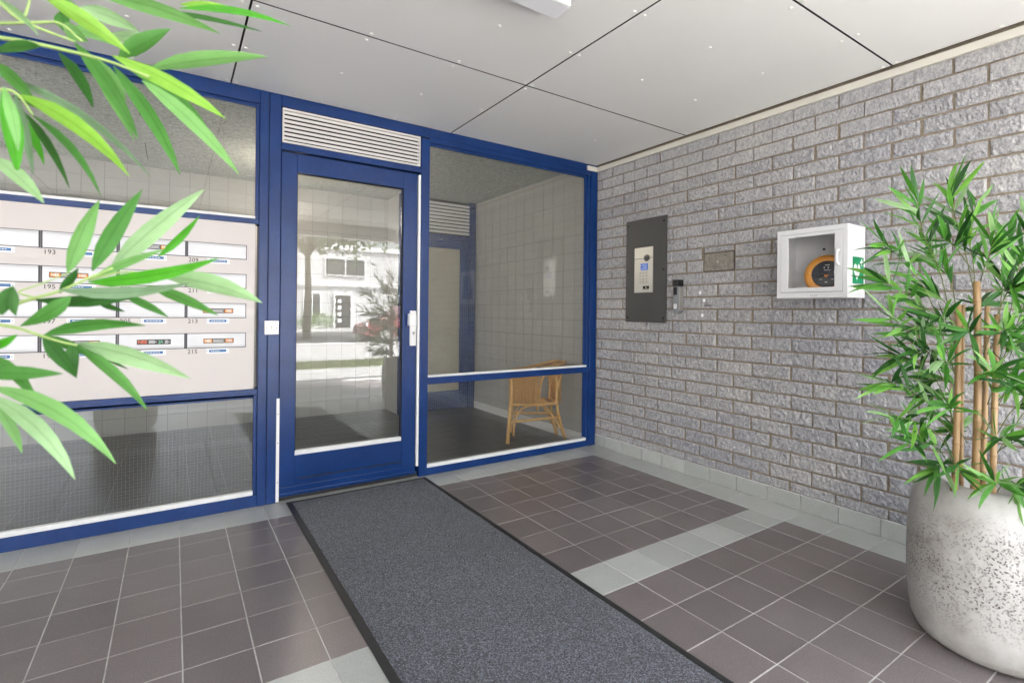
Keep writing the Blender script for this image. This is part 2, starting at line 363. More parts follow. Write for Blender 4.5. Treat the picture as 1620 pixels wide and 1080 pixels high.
def px2(P):                                                                 # photo pixel of a point: used to choose which pieces are in view
    d = Vector(P)-Vector((0, 0, H)); xr, dd, u = d.dot(RIGHT), d.dot(FWD), d.z
    if dd < 0.05: return (-9e9, -9e9)
    return 810+FPX*(xr+0.01*u)/dd, 494.2-FPX*(u-0.01*xr)/dd
def at(px, py, d):                                                          # the point seen at a pixel, d metres ahead
    a, b = (px-810)/FPX, -(py-494.2)/FPX
    return Vector((0, 0, H))+(RIGHT*(a-0.01*b)+FWD+UP*(b+0.01*a))*d

YF, XW, ZT = 3.2437, 3.033, 2.3918

# ================================================================== STRUCTURE
# porch floor: grout bed with separate tiles
bed = box('porch_floor', -2.6, 3.30, -1.95, YF+0.02, -0.12, -0.0012, M['grout']); tag(bed, kind='structure')
box('paving_edge', -9, 12, -2.15, -1.953, -0.14, -0.004, M['rubber'])['kind'] = 'structure'
S = 0.2008; XC = 1.6385
xs = sorted([XC+S*k for k in range(-21, 6)]+[2.8067, XW-0.008])
ys = [YF-0.004, 3.0125]+[2.895-0.2005*k for k in range(0, 24)]
TILES = {}
def tile_mesh(w, d, key, mat):
    k = (round(w, 3), round(d, 3), key)
    if k not in TILES:
        b = bmesh.new(); v, f = box_geo(0, w, 0, d, -0.006, 0); vs_ = [b.verts.new(p) for p in v]
        for q in f: b.faces.new([vs_[i] for i in q])
        bmesh.ops.bevel(b, geom=[e for e in b.edges if all(x.co.z > -0.001 for x in e.verts)], offset=0.0012, segments=1, affect='EDGES')
        me = bpy.data.meshes.new(key); b.to_mesh(me); b.free(); me.materials.append(mat); TILES[k] = me
    return TILES[k]
rest = {'d': MB(), 'g': MB()}; cand = []
for j in range(len(ys)-1):
    y1, y0 = ys[j], ys[j+1]
    for i in range(len(xs)-1):
        x0, x1 = xs[i], xs[i+1]
        grey = j == 0 or x0 > 2.80 or (j == 8) or (j == 17)
        g = 0.0018
        cx, cy = (x0+x1)/2, (y0+y1)/2
        vis = any(-30 < px2((a, b, 0))[0] < 1650 and px2((a, b, 0))[1] < 1110 for a in (x0, x1) for b in (y0, y1)) and not (0.60 < x0 and x1 < 1.40)
        cand.append((vis, x0+g, x1-g, y0+g, y1-g, grey))
nt_ = 0
for vis, x0, x1, y0, y1, grey in cand:
    dz = rnd.uniform(-0.0005, 0.0005)
    if vis and nt_ < 300:
        o = bpy.data.objects.new('floor_tile', tile_mesh(x1-x0, y1-y0, 'grey_tile' if grey else 'brown_tile', M['tile_grey' if grey else 'tile_dark'])); col.objects.link(o)
        o.location = (x0, y0, dz); o.rotation_euler = (rnd.uniform(-.0012, .0012), rnd.uniform(-.0012, .0012), 0); o.parent = bed; nt_ += 1
    else: rest['g' if grey else 'd'].box(x0, x1, y0, y1, -0.006, dz)
rest['d'].obj('brown_tiles', M['tile_dark'], bed, kind='stuff'); rest['g'].obj('grey_tiles', M['tile_grey'], bed, kind='stuff')

# porch ceiling: dark void, panels with open joints, screws
ceil = box('porch_ceiling', -2.7, 3.30, -1.00, YF+0.05, ZT+0.03, ZT+0.10, M['black']); tag(ceil, kind='structure')
px_ = [-2.48, -1.11, 0.255, 1.62, 3.006]; py_ = [YF-0.004, 2.318, 1.078, -0.16, -0.99]
scr = MB(); scr.lathe([(0.0, -0.0055), (0.005, -0.005), (0.0085, -0.0025), (0.009, 0.001)], n=10); scr_me = bpy.data.meshes.new('screw'); scr_me.from_pydata(scr.v, [], scr.f); scr_me.materials.append(M['screw'])
for i in range(4):
    for j in range(4):
        x0, x1, y1, y0 = px_[i]+0.0045, px_[i+1]-0.0045, py_[j]-0.0045, py_[j+1]+0.0045
        p = box('ceiling_panel', x0, x1, y0, y1, ZT, ZT+0.008, M['soffit'], ceil)
        p.data.materials.append(M['black']); [setattr(f, 'material_index', 1) for f in p.data.polygons if abs(f.normal.z) < 0.5]
        nxs = [x0+0.022, x0+0.475, x0+0.925, x1-0.022]
        nys = [y0+0.03, y0+0.41, y0+0.82, y1-0.022] if j == 1 or j == 2 else ([y0+0.03, y0+0.44, YF-0.045] if j == 0 else [y0+0.03, y0+0.42, y1-0.02])
        for a in nxs:
            for b in nys:
                q = px2((a, b, ZT))
                if -40 < q[0] < 1660 and -40 < q[1] < 400:
                    o = bpy.data.objects.new('screw', scr_me); col.objects.link(o); o.location = (a+rnd.uniform(-.004, .004), b+rnd.uniform(-.004, .004), ZT); o.parent = p
# roof slab and the drop beam at the porch's open edge
tag(box('roof_slab', -3.35, 3.36, -1.06, 7.2, ZT+0.12, ZT+0.5, M['plaster']), kind='structure')
tag(box('porch_edge_beam', -3.35, 3.36, -1.18, -1.005, 2.20, ZT+0.12, M['housewhite']), kind='structure')

# ------------------------------------------------------------------ brick wall on the right
BW = thing('brick_wall', 'grey rough split-face brick wall with brown mortar right of the blue entrance', 'wall', (XW, 1.3, 0))
box('mortar_bed', XW+0.0035, XW+0.21, -0.30, YF+0.05, 0.0, ZT+0.02, M['mortar'], BW)
def brick_variant(k):
    r = random.Random(100+k); L, Hh, nx, nz = 0.2385, 0.0755, 26, 9; off = Vector((r.uniform(0, 50), r.uniform(0, 50), r.uniform(0, 50)))
    V = []; F = []
    for a in range(nz+1):
        for b in range(nx+1):
            y, z = L*b/nx, Hh*a/nz; edge = b in (0, nx) or a in (0, nz)
            q = Vector((y*22, z*22, 0))+off
            q3 = Vector((y*75+z*18, z*52, 0))+off; h = 0.0032*noise.noise(q)+0.0030*noise.noise(q*2.6)+0.0042*(noise.noise(q3)+0.55*noise.noise(q3*2.1))
            e = min(y, L-y, z, Hh-z); x = -h*min(1, e/0.010+0.25)-(0.0 if edge else 0.0045)
            jy = 0.0022*noise.noise(q*1.7+Vector((9, 0, 0))) if b in (0, nx) else 0; jz = 0.0018*noise.noise(q*1.3+Vector((0, 7, 0))) if a in (0, nz) else 0
            V.append((x, y+jy, z+jz))
    for a in range(nz):
        for b in range(nx):
            i = a*(nx+1)+b; F.append((i, i+nx+1, i+nx+2, i+1))
    ring = [b for b in range(nx+1)]+[a*(nx+1)+nx for a in range(1, nz+1)]+[nz*(nx+1)+b for b in range(nx-1, -1, -1)]+[a*(nx+1) for a in range(nz-1, 0, -1)]
    n0 = len(V); V += [(0.02, V[i][1], V[i][2]) for i in ring]
    for k_ in range(len(ring)): j = (k_+1) % len(ring); F.append((ring[k_], ring[j], n0+j, n0+k_))
    me = bpy.data.meshes.new('brick'); me.from_pydata(V, [], F); me.materials.append(M['brick']); me.update(); return me
BV = [brick_variant(k) for k in range(14)]
def put_brick(y0, y1, z0, z1):
    o = bpy.data.objects.new('brick', rnd.choice(BV)); col.objects.link(o); adopt(o, BW)
    o.location = (XW+rnd.uniform(-.0015, .0015), y0, z0); o.scale = (1, (y1-y0)/0.2385, (z1-z0)/0.0755)
nb = 0; restb = []
for k in range(0, 27):
    z0 = 0.0675+0.0845*k+0.0053; z1 = z0+0.0739
    if k == 0: z0 = 0.095
    if k == 26: z1 = 2.338
    st = 1.335 if k % 2 == 0 else 1.4585
    for n in range(-9, 9):
        a, b = st+0.247*n+0.0053, st+0.247*(n+1)-0.0053
        a += rnd.uniform(-.004, .004); b += rnd.uniform(-.004, .004)
        a = max(a, -0.29); b = min(b, YF-0.003)
        if b-a < 0.02: continue
        if k in (16, 17):
            if a > 1.93 and b < 2.20: continue
            if a < 1.945 < b: b = 1.945
            if a < 2.19 < b: a = 2.19
            if b-a < 0.02: continue
        q = px2((XW, b, (z0+z1)/2)); q2 = px2((XW, a, (z0+z1)/2)) if a > -0.2 else (9e9, 0)
        if q[0] < 1680 and q[0] > 0 and nb < 290: put_brick(a, b, z0, z1); nb += 1
        else: restb.append((a, b, z0, z1))
put_brick(1.962, 2.176, 1.553, 1.5845)
mb = MB()
for a, b, z0, z1 in restb: mb.box(XW-0.004, XW+0.02, a, b, z0, z1)
mb.obj('bricks_beyond_frame', M['brick'], BW, kind='stuff')
# tile skirting
SK = tag(box('tile_skirting', XW-0.002, XW+0.01, -0.3, YF-0.002, 0.0, 0.0925, M['white_bead']), kind='structure')
for y in [1.916+0.2005*k for k in range(-10, 7) if 1.916+0.2005*k > -0.3]:
    a, b = y+0.0018, y+0.2005-0.0018
    if y+0.2005 > YF: b = YF-0.004
    if b-a < 0.03: continue
    box('skirting_tile', XW-0.010, XW-0.002, a, b, 0.001, 0.0905, M['tile_grey'], SK, 0.001)
# cream trim under the ceiling
tr = MB(); tr.box(XW-0.022, XW+0.02, -0.3, YF-0.003, 2.340, 2.377); tr.box(2.905, XW-0.0225, YF-0.018, YF-0.003, 2.340, 2.377)
tag(tr.obj('ceiling_trim', M['cream']), 'cream batten running along the top of the brick wall under the ceiling', 'trim')

# ================================================================== FACADE (blue timber frames)
FD = 0.09
def wires(name, x0, x1, y, z0, z1, parent, p=0.0166, r=0.00024):
    b = MB()
    def rod(a, c, horizontal):
        if horizontal: v = [(a, y-r, c-r), (a, y+r, c-r), (a, y, c+r)]
    n = int((x1-x0)/p); m = int((z1-z0)/p); V = []; F = []
    for i in range(1, n+1):
        x = x0+p*i-p*0.4
        if x > x1: break
        b.add([(x-r, y-r, z0), (x+r, y-r, z0), (x, y+r, z0), (x-r, y-r, z1), (x+r, y-r, z1), (x, y+r, z1)], [(0, 1, 4, 3), (1, 2, 5, 4), (2, 0, 3, 5)])
    for i in range(1, m+1):
        z = z0+p*i-p*0.4
        if z > z1: break
        b.add([(x0, y-r, z-r), (x0, y-r, z+r), (x0, y+r, z), (x1, y-r, z-r), (x1, y-r, z+r), (x1, y+r, z)], [(0, 1, 4, 3), (1, 2, 5, 4), (2, 0, 3, 5)])
    return b.obj(name, M['wire'], parent, kind='stuff')
def pane(x0, x1, y, z0, z1, parent):
    g = box('glass_pane', x0, x1, y, y+0.007, z0, z1, M['glass'], parent); wires('wire_mesh', x0, x1, y+0.0035, z0, z1, g); return g
BV2 = 0.0025
# left window
LW = thing('window', 'wide blue-framed wired-glass window left of the door, split by the letterbox panel', 'window', (-1.0, YF, 0))
box('post', 0.4052, 0.4525, YF, YF+FD, 0.0, 2.40, M['blue'], LW, BV2)
box('head_rail', -2.55, 0.4048, YF+0.001, YF+FD, 2.318, 2.40, M['blue'], LW, BV2)
box('sill_rail', -2.55, 0.4048, YF+0.001, YF+FD, 0.0, 0.066, M['blue'], LW, BV2)
box('transom', -2.55, 0.4048, YF+0.0015, YF+FD, 1.622, 1.652, M['blue'], LW, BV2)
box('transom', -2.55, 0.4048, YF+0.0015, YF+FD, 0.641, 0.677, M['blue'], LW, BV2)
box('post', -1.45, -1.39, YF+0.003, YF+FD, 0.067, 0.640, M['blue'], LW, BV2); box('post', -1.45, -1.39, YF+0.003, YF+FD, 1.670, 2.317, M['blue'], LW, BV2)
box('post', -2.6, -2.552, YF, YF+FD, 0.0, 2.40, M['blue'], LW, BV2)
for z0, z1 in ((0.0665, 0.6405), (1.6525, 2.3175)):
    box('glazing_bead', 0.3860, 0.4048, YF+0.016, YF+0.034, z0, z1, M['blue'], LW, 0.002)
    box('glazing_bead', -2.55, 0.3858, YF+0.018, YF+0.034, z1-0.020, z1, M['blue'], LW, 0.002)
box('white_bead', -2.55, 0.3858, YF+0.004, YF+0.034, 0.0665, 0.091, M['white_bead'], LW, 0.003)
box('white_bead', -2.55, 0.3858, YF+0.004, YF+0.034, 1.6525, 1.668, M['white_bead'], LW, 0.003)
box('glazing_bead', -2.55, 0.3858, YF+0.018, YF+0.034, 0.628, 0.6405, M['blue'], LW, 0.002)
pane(-1.388, 0.392, YF+0.035, 0.08, 0.635, LW); pane(-1.388, 0.392, YF+0.035, 1.658, 2.305, LW)
pane(-2.55, -1.452, YF+0.035, 0.08, 0.635, LW); pane(-2.55, -1.452, YF+0.035, 1.658, 2.305, LW)
# door frame
DF = thing('door_frame', 'blue painted timber door frame around the entrance door and the grille above', 'door frame', (0.95, YF, 0))
box('post', 0.4555, 0.519, YF, YF+FD, 0.0, 2.40, M['blue'], DF, BV2)
box('post', 1.404, 1.4655, YF, YF+FD, 0.0, 2.318, M['blue'], DF, BV2)
box('head_rail', 0.5195, 1.4655, YF+0.001, YF+FD, 2.330, 2.40, M['blue'], DF, BV2)
box('transom', 0.5195, 1.4035, YF+0.001, YF+FD, 2.078, 2.116, M['blue'], DF, BV2)
box('threshold', 0.5195, 1.4035, YF+0.03, YF+FD, 0.0, 0.030, M['rubber'], DF, 0.002)
box('door_stop', 0.5195, 1.4035, YF+0.064, YF+FD-0.001, 2.035, 2.0775, M['blue'], DF); box('door_stop', 0.5195, 0.548, YF+0.064, YF+FD-0.001, 0.031, 2.0345, M['blue'], DF); box('door_stop', 1.355, 1.4035, YF+0.064, YF+FD-0.001, 0.031, 2.0345, M['blue'], DF)
box('dark_rebate', 0.453, 0.455, YF+0.004, YF+FD, 0.0, 2.40, M['black'], DF)
box('edge_guard', 0.5055, 0.5225, YF-0.004, YF-0.0005, 0.004, 0.612, M['white_metal'], DF, 0.001)
for z in (0.12, 0.35, 0.52): cyl('screw', (0.514, YF-0.0035, z), (0, -1, 0), 0.0028, 0.0015, M['ink'], DF, 8)
# ventilation grille
VG = thing('ventilation_grille', 'pale metal louvred ventilation grille above the blue entrance door', 'grille', (0.95, YF, 2.118))
box('backing', 0.5235, 1.3995, YF+0.045, YF+0.06, 2.118, 2.328, M['black'], VG)
gx0, gx1 = 0.525, 1.398
for a in ((gx0, gx1, 2.3115, 2.3245), (gx0, gx1, 2.121, 2.133), (gx0, gx0+0.010, 2.1335, 2.311), (gx1-0.010, gx1, 2.1335, 2.311)): box('grille_frame', a[0], a[1], YF+0.006, YF+0.04, a[2], a[3], M['grille'], VG, 0.001)
for k in range(7):
    z = 2.1395+k*0.0252
    mesh('slat', [(gx0+0.0105, YF+0.008, z), (gx1-0.0105, YF+0.008, z), (gx1-0.0105, YF+0.008, z+0.0158), (gx0+0.0105, YF+0.008, z+0.0158),
                  (gx0+0.0105, YF+0.034, z+0.010), (gx1-0.0105, YF+0.034, z+0.010), (gx1-0.0105, YF+0.034, z+0.0195), (gx0+0.0105, YF+0.034, z+0.0195)],
         [(0, 1, 2, 3), (3, 2, 6, 7), (4, 7, 6, 5), (0, 4, 5, 1), (0, 3, 7, 4), (1, 5, 6, 2)], M['grille'], VG)
# entrance door
DY = YF+0.012
ED = thing('entrance_door', 'blue painted timber entrance door with one tall wired-glass pane', 'door', (0.95, DY, 0.03))
box('stile', 0.523, 0.6110, DY, DY+0.05, 0.036, 2.066, M['blue'], ED, 0.002)
box('stile', 1.283, 1.379, DY, DY+0.05, 0.036, 2.066, M['blue'], ED, 0.002)
box('top_rail', 0.6113, 1.2827, DY+0.0006, DY+0.05, 1.957, 2.066, M['blue'], ED, 0.0015)
box('bottom_rail', 0.6113, 1.2827, DY+0.0006, DY+0.05, 0.036, 0.2595, M['blue'], ED, 0.0015)
for z in (0.118,): box('groove', 0.628, 1.288, DY-0.0012, DY+0.0005, z, z+0.006, M['black'], ED)
box('drip_strip', 0.626, 1.290, DY-0.004, DY-0.0014, 0.1115, 0.1175, M['blue'], ED, 0.001)
box('kick_board', 0.5235, 1.3785, DY-0.010, DY-0.0006, 0.034, 0.083, M['blue'], ED, 0.003)
box('weather_bar', 0.5235, 1.3785, DY-0.022, DY-0.0105, 0.030, 0.052, M['blue'], ED, 0.004)
box('white_bead', 0.6113, 1.2827, DY+0.004, DY+0.034, 0.2600, 0.286, M['white_bead'], ED, 0.003)
for a in ((0.6113, 0.6165, 0.2865, 1.9565), (1.2775, 1.2827, 0.2865, 1.9565)): box('glazing_bead', a[0], a[1], DY+0.012, DY+0.026, a[2], a[3], M['black'], ED)
box('glazing_bead', 0.617, 1.277, DY+0.012, DY+0.026, 1.951, 1.9565, M['black'], ED)
pane(0.614, 1.280, DY+0.027, 0.275, 1.954, ED)
box('edge_strip', 1.3835, 1.4005, YF-0.003, YF+0.02, 0.075, 2.062, M['white_metal'], ED, 0.003)
lk = box('lock_plate', 1.332, 1.3765, DY-0.011, DY-0.0006, 0.898, 1.135, M['white_metal'], ED, 0.002)
box('pull_handle', 1.312, 1.362, DY-0.052, DY-0.0115, 1.034, 1.116, M['white_metal'], ED, 0.004)
cyl('lock_cylinder', (1.357, DY-0.0112, 0.985), (0, -1, 0), 0.0085, 0.006, M['alu'], ED); box('keyhole', 1.3555, 1.3585, DY-0.0178, DY-0.0170, 0.966, 0.992, M['ink'], ED)
# right window
RW = thing('window', 'blue-framed wired-glass window right of the door, with a low transom before the rattan chair', 'window', (2.25, YF, 0))
box('post', 2.957, 3.029, YF, YF+FD, 0.0, 2.3385, M['blue'], RW, BV2)
box('head_rail', 1.466, 3.029, YF+0.001, YF+FD, 2.3390, 2.40, M['blue'], RW, BV2)
box('head_rail', 1.466, 2.9565, YF+0.004, YF+FD, 2.300, 2.3385, M['blue'], RW, BV2)
box('sill_rail', 1.466, 2.9565, YF+0.001, YF+FD, 0.0, 0.049, M['blue'], RW, BV2)
box('transom', 1.466, 2.9565, YF+0.0015, YF+FD, 0.627, 0.674, M['blue'], RW, BV2)
for z0, z1 in ((0.0495, 0.6265), (0.6745, 2.2995)):
    box('glazing_bead', 2.928, 2.9565, YF+0.012, YF+0.034, z0, z1, M['blue'], RW, 0.003)
    box('glazing_bead', 2.905, 2.9278, YF+0.024, YF+0.034, z0+0.025, z1, M['blue'], RW, 0.002)
box('glazing_bead', 1.466, 2.9048, YF+0.018, YF+0.034, 2.282, 2.2995, M['blue'], RW, 0.002)
box('white_bead', 1.466, 2.9278, YF+0.003, YF+0.0335, 0.0495, 0.0735, M['white_bead'], RW, 0.004)
box('white_bead', 1.466, 2.9278, YF+0.003, YF+0.0335, 0.6745, 0.690, M['white_bead'], RW, 0.004)
pane(1.466, 2.925, YF+0.035, 0.06, 0.622, RW); pane(1.466, 2.925, YF+0.035, 0.68, 2.295, RW)

# letterbox unit
MBX = thing('letterbox_panel', 'beige letterbox panel with rows of numbered silver mail flaps', 'letterboxes', (-0.9, YF, 0.68))
box('front_panel', -2.55, 0.3850, YF-0.004, YF+0.03, 0.6785, 1.6205, M['panelbeige'], MBX, 0.002)
cols = [-1.392, -1.101, -0.8105, -0.5195, -0.2285, 0.0620]; cw = 0.2765; rows = [1.493, 1.328, 1.163, 0.998]
nums = [[None]*4, [None]*4, [185, 187, 189, 191], [193, 195, 197, 199], [201, 203, 205, 207], [209, 211, 213, 215]]
def sticker(x, z, w_, kind, parent):
    h = 0.026; s_ = box('sticker', x, x+w_, YF-0.0092, YF-0.0086, z-h/2, z+h/2, M['sticker_dark'], parent)
    y = YF-0.0096
    mk = MB()
    if kind == 'NN':
        for q in (x+0.003, x+w_-0.041): box('orange_field', q, q+0.038, YF-0.0095, YF-0.0093, z-0.0095, z+0.0095, M['orange_ink'], parent)
        text('lettering', 'NEE', 0.0185, (x+0.022, y, z), R_FAC, M['white_ink'], parent, 'CENTER', 0.85, 0.0005); text('lettering', 'NEE', 0.0185, (x+w_-0.022, y, z), R_FAC, M['white_ink'], parent, 'CENTER', 0.85, 0.0005)
        for k in range(3): mk.box(x+0.045, x+w_-0.045-0.006*(k % 2), y, y+0.0003, z+0.006-k*0.006-0.0012, z+0.006-k*0.006+0.0012)
    else:
        text('lettering', 'NEE', 0.023, (x+0.004, y, z), R_FAC, M['red_ink'], parent, 'LEFT', 0.95, 0.0006); text('lettering', 'JA', 0.023, (x+0.092, y, z), R_FAC, M['green_ink'], parent, 'LEFT', 0.95, 0.0005)
        for q, ww in ((x+0.050, 0.034), (x+0.119, 0.022)):
            for k in range(3): mk.box(q, q+ww-0.008*((k+1) % 2), y, y+0.0003, z+0.006-k*0.006-0.0012, z+0.006-k*0.006+0.0012)
    mk.obj('small_print', M['white_ink'], parent, kind=None)
for ci, cx in enumerate(cols):
    for ri, zt in enumerate(rows):
        x0, x1 = cx, cx+cw
        su = box('flap_surround', x0-0.0068, x1+0.0068 if ci < 5 else x1+0.004, YF-0.0055, YF-0.0041, zt-0.0800, zt+0.003, M['darkseam'], MBX)
        fl = MB(); y = YF-0.0056
        fl.add([(x0, y, zt-0.076), (x1, y, zt-0.076), (x1, y-0.0016, zt-0.064), (x0, y-0.0016, zt-0.064), (x1, y-0.0028, zt-0.012), (x0, y-0.0028, zt-0.012), (x1, y-0.001, zt), (x0, y-0.001, zt)],
               [(0, 1, 2, 3), (3, 2, 4, 5), (5, 4, 6, 7)])
        f_ = fl.obj('mail_flap', M['flap'], MBX)
        n = nums[ci][ri]
        if n: text('house_number', str(n), 0.0315, (x0+0.001, YF-0.0044, zt-0.0975), R_FAC, M['ink'], MBX, 'LEFT', 1.0, 0.0002)
        pl = box('name_plate', x0+0.089, x0+0.196, YF-0.0060, YF-0.0041, zt-0.109, zt-0.082, M['label_white'], MBX, 0.0005)
        box('name_strip', x0+0.101, x0+0.183, YF-0.0066, YF-0.0061, zt-0.1025, zt-0.0885, M['label_blue'], pl)
        mk = MB(); q = x0+0.110
        for k in range(rnd.randint(4, 7)):
            ww = rnd.uniform(0.004, 0.012); mk.box(q, q+ww, YF-0.0069, YF-0.0066, zt-0.0972, zt-0.0938); q += ww+0.003
            if q > x0+0.17: break
        mk.obj('name_writing', M['white_ink'], pl)
        for q in (x0+0.0945, x0+0.1895): cyl('pin', (q, YF-0.006, zt-0.0955), (0, -1, 0), 0.0022, 0.0006, M['label_blue'], pl, 8)
        st = {(3, 1): ('NN', 0.024), (5, 2): ('NN', 0.070), (5, 3): ('NN', 0.074), (4, 3): ('NJ', 0.072), (4, 0): ('NN', 0.066), (3, 3): ('NN', 0.07)}.get((ci, ri))
        if st: sticker(x0+st[1], zt-0.040, 0.145, st[0], f_)

# key switch by the door
KS = thing('key_switch', 'small white square key switch on the blue post left of the door', 'key switch', (0.475, YF, 0.987))
box('housing', 0.437, 0.513, YF-0.014, YF-0.0005, 0.988, 1.068, M['white_metal'], KS, 0.002)
cyl('cylinder', (0.474, YF-0.0142, 1.033), (0, -1, 0), 0.0085, 0.004, M['alu'], KS); box('cylinder_tail', 0.4705, 0.4775, YF-0.0180, YF-0.0145, 1.008, 1.0245, M['alu'], KS)
box('keyhole', 0.4728, 0.4752, YF-0.0188, YF-0.0181, 1.022, 1.039, M['ink'], KS)
for q in (0.447, 0.501): cyl('screw', (q, YF-0.0142, 1.026), (0, -1, 0), 0.0025, 0.001, M['ink'], KS, 8)

# ceiling lamp
LP = thing('ceiling_lamp', 'white box-shaped surface lamp on the porch ceiling', 'lamp', (1.0, 1.6, ZT-0.07))
box('housing', 0.72, 1.293, 1.5535, 1.644, ZT-0.060, ZT-0.0006, M['lampwhite'], LP, 0.003)
box('side_cover', 0.73, 1.285, 1.536, 1.553, ZT-0.062, ZT-0.004, M['white_metal'], LP, 0.003)
box('mounting_bracket', 1.2935, 1.318, 1.545, 1.59, ZT-0.016, ZT-0.0006, M['lampwhite'], LP, 0.002)

# door mat
MT = thing('door_mat', 'long charcoal carpet mat with black rubber edge before the blue door', 'mat', (1.0, 1.6, 0))
mm = MB()
def edge_strip(x0, x1, y0, y1):
    mm.box(x0, x1, y0, y1, 0.0008, 0.005)
edge_strip(0.556, 0.586, 0.30, 3.205); edge_strip(1.412, 1.437, 0.30, 3.205); edge_strip(0.5865, 1.4115, 3.190, 3.205); edge_strip(0.5865, 1.4115, 0.30, 0.33)
mm.obj('rubber_edge', M['rubber'], MT)
nx, ny = 40, 130; V = []; F = []
for j in range(ny+1):
    for i in range(nx+1):
        x, y = 0.5865+(1.4115-0.5865)*i/nx, 0.331+(3.189-0.331)*j/ny
        e = min(i, nx-i, j, ny-j); V.append((x+(0.0025*noise.noise((x*40, y*40, 3)) if i in (0, nx) else 0), y, 0.004+(0.0045 if e > 0 else 0)+0.0012*noise.noise((x*9, y*9, 0))))
for j in range(ny):
    for i in range(nx): q = j*(nx+1)+i; F.append((q, q+1, q+nx+2, q+nx+1))
mesh('carpet_pile', V, F, M['pile'], MT, True)

# ================================================================== THINGS ON THE BRICK WALL
IC = thing('intercom', 'tall anthracite wall plate with a steel video intercom on the brick wall', 'intercom', (XW, 2.685, 1.065))
box('back_plate', XW-0.022, XW-0.010, 2.486, 2.884, 1.065, 1.860, M['darkgrey'], IC, 0.0015)
for y in (2.508, 2.862):
    for z in (1.10, 1.46, 1.82): cyl('bolt', (XW-0.0222, y, z), (-1, 0, 0), 0.0065, 0.003, M['blackplastic'], IC, 8)
XI = XW-0.0305
box('lower_panel', XI, XW-0.0222, 2.605, 2.787, 1.293, 1.5535, M['alu'], IC, 0.0015); box('upper_panel', XI, XW-0.0222, 2.605, 2.787, 1.5555, 1.640, M['alu'], IC, 0.0015)
ln = cyl('camera_lens', (XI-0.0003, 2.662, 1.556), (-1, 0, 0), 0.026, 0.006, M['blackplastic'], IC, 24); cyl('lens_glass', (XI-0.0066, 2.662, 1.556), (-1, 0, 0), 0.013, 0.002, M['darkpane'], ln, 16)
sn = box('screen', XI-0.0012, XI-0.0003, 2.650, 2.722, 1.464, 1.516, M['screen'], IC)
mk = MB()
for k in range(5): mk.box(XI-0.0017, XI-0.0013, 2.656+0.01*(k % 2), 2.715-0.012*(k % 3), 1.471+k*0.0085, 1.475+k*0.0085)
mk.obj('screen_text', M['screenlight'], sn)
for r_ in range(4):
    for c_ in range(3):
        k = MB(); y, z = 2.655+c_*0.031, 1.365+r_*0.024; k.box(XI-0.0022, XI-0.0003, y, y+0.018, z, z+0.014)
        k.obj('key_button', M['key'], IC)
        text('key_digit', ['*0#', '789', '456', '123'][r_][2-c_], 0.010, (XI-0.0026, y+0.009, z+0.007), R_WALL, M['ink'], IC, 'CENTER')
sl = box('reader_window', XI-0.0014, XI-0.0003, 2.637, 2.698, 1.319, 1.343, M['blackplastic'], IC); cyl('reader_mark', (XI-0.0016, 2.668, 1.331), (-1, 0, 0), 0.006, 0.0005, M['key'], sl, 10)

KY = thing('key_safe', 'narrow grey key safe with black sliding top beside the intercom', 'key safe', (XW, 2.407, 1.116))
KY0, KY1 = 2.345, 2.396
def rounded_bar(name, y0, y1, z0, z1, x0, x1, mat, parent):
    r_ = (y1-y0)/2; c_ = (y0+y1)/2; pts = [(y1, z1), (y0, z1)]
    for k in range(9): a = math.pi+math.pi*k/8; pts.append((c_+r_*math.cos(a), z0+r_+r_*math.sin(a)))
    n = len(pts); V = [(x0, a, b) for a, b in pts]+[(x1, a, b) for a, b in pts]
    return mesh(name, V, [tuple(range(n)), tuple(range(2*n-1, n-1, -1))]+[(i, n+i, n+(i+1) % n, (i+1) % n) for i in range(n)], mat, parent)
rounded_bar('body', KY0, KY1, 1.132, 1.328, XW-0.050, XW-0.006, M['keysafe'], KY)
box('top_cap', XW-0.056, XW-0.006, KY0-0.002, KY1+0.002, 1.3285, 1.375, M['blackplastic'], KY, 0.002); box('slide_cover', XW-0.0545, XW-0.0505, KY0+0.018, KY1-0.002, 1.268, 1.322, M['blackplastic'], KY, 0.001)
lb = box('white_label', XW-0.0515, XW-0.0503, KY0+0.022, KY0+0.045, 1.170, 1.202, M['label_white'], KY); box('label_mark', XW-0.0521, XW-0.0516, KY0+0.032, KY0+0.036, 1.176, 1.196, M['ink'], lb)
box('chrome_edge', XW-0.0515, XW-0.012, KY0-0.0035, KY0-0.0005, 1.155, 1.320, M['alu'], KY)

PLT = thing('cover_plate', 'weathered square metal cover plate with a round lock set in the brick wall', 'cover plate', (XW, 2.07, 1.425))
box('dark_rebate', XW+0.001, XW+0.0034, 1.952, 2.182, 1.420, 1.547, M['ink'], PLT); box('plate', XW-0.003, XW+0.0008, 1.958, 2.176, 1.425, 1.542, M['galv'], PLT, 0.001)
cyl('lock', (XW-0.0022, 2.068, 1.482), (-1, 0, 0), 0.016, 0.008, M['galv'], PLT, 16); cyl('lock_core', (XW-0.0104, 2.068, 1.482), (-1, 0, 0), 0.007, 0.003, M['alu'], PLT, 12)
for y, z in ((2.140, 1.516), (2.140, 1.452), (2.015, 1.520), (2.02, 1.450), (1.985, 1.49)): cyl('rivet', (XW-0.0022, y, z), (-1, 0, 0), 0.004, 0.002, M['ink'], PLT, 8)
for (y, z) in ((2.203, 1.279), (2.172, 1.226), (2.186, 1.122)):
    b = MB(); b.lathe([(0.0, -0.004), (0.009, -0.003), (0.012, 0.001)], n=9)
    V = [(XW-0.010+v[2], y+v[0], z+v[1]*1.1) for v in b.v]; o = mesh('filler_patch', V, b.f, M['label_white'], BW)
box('nail', XW-0.012, XW+0.004, 2.120, 2.166, 1.188, 1.194, M['ink'], BW)

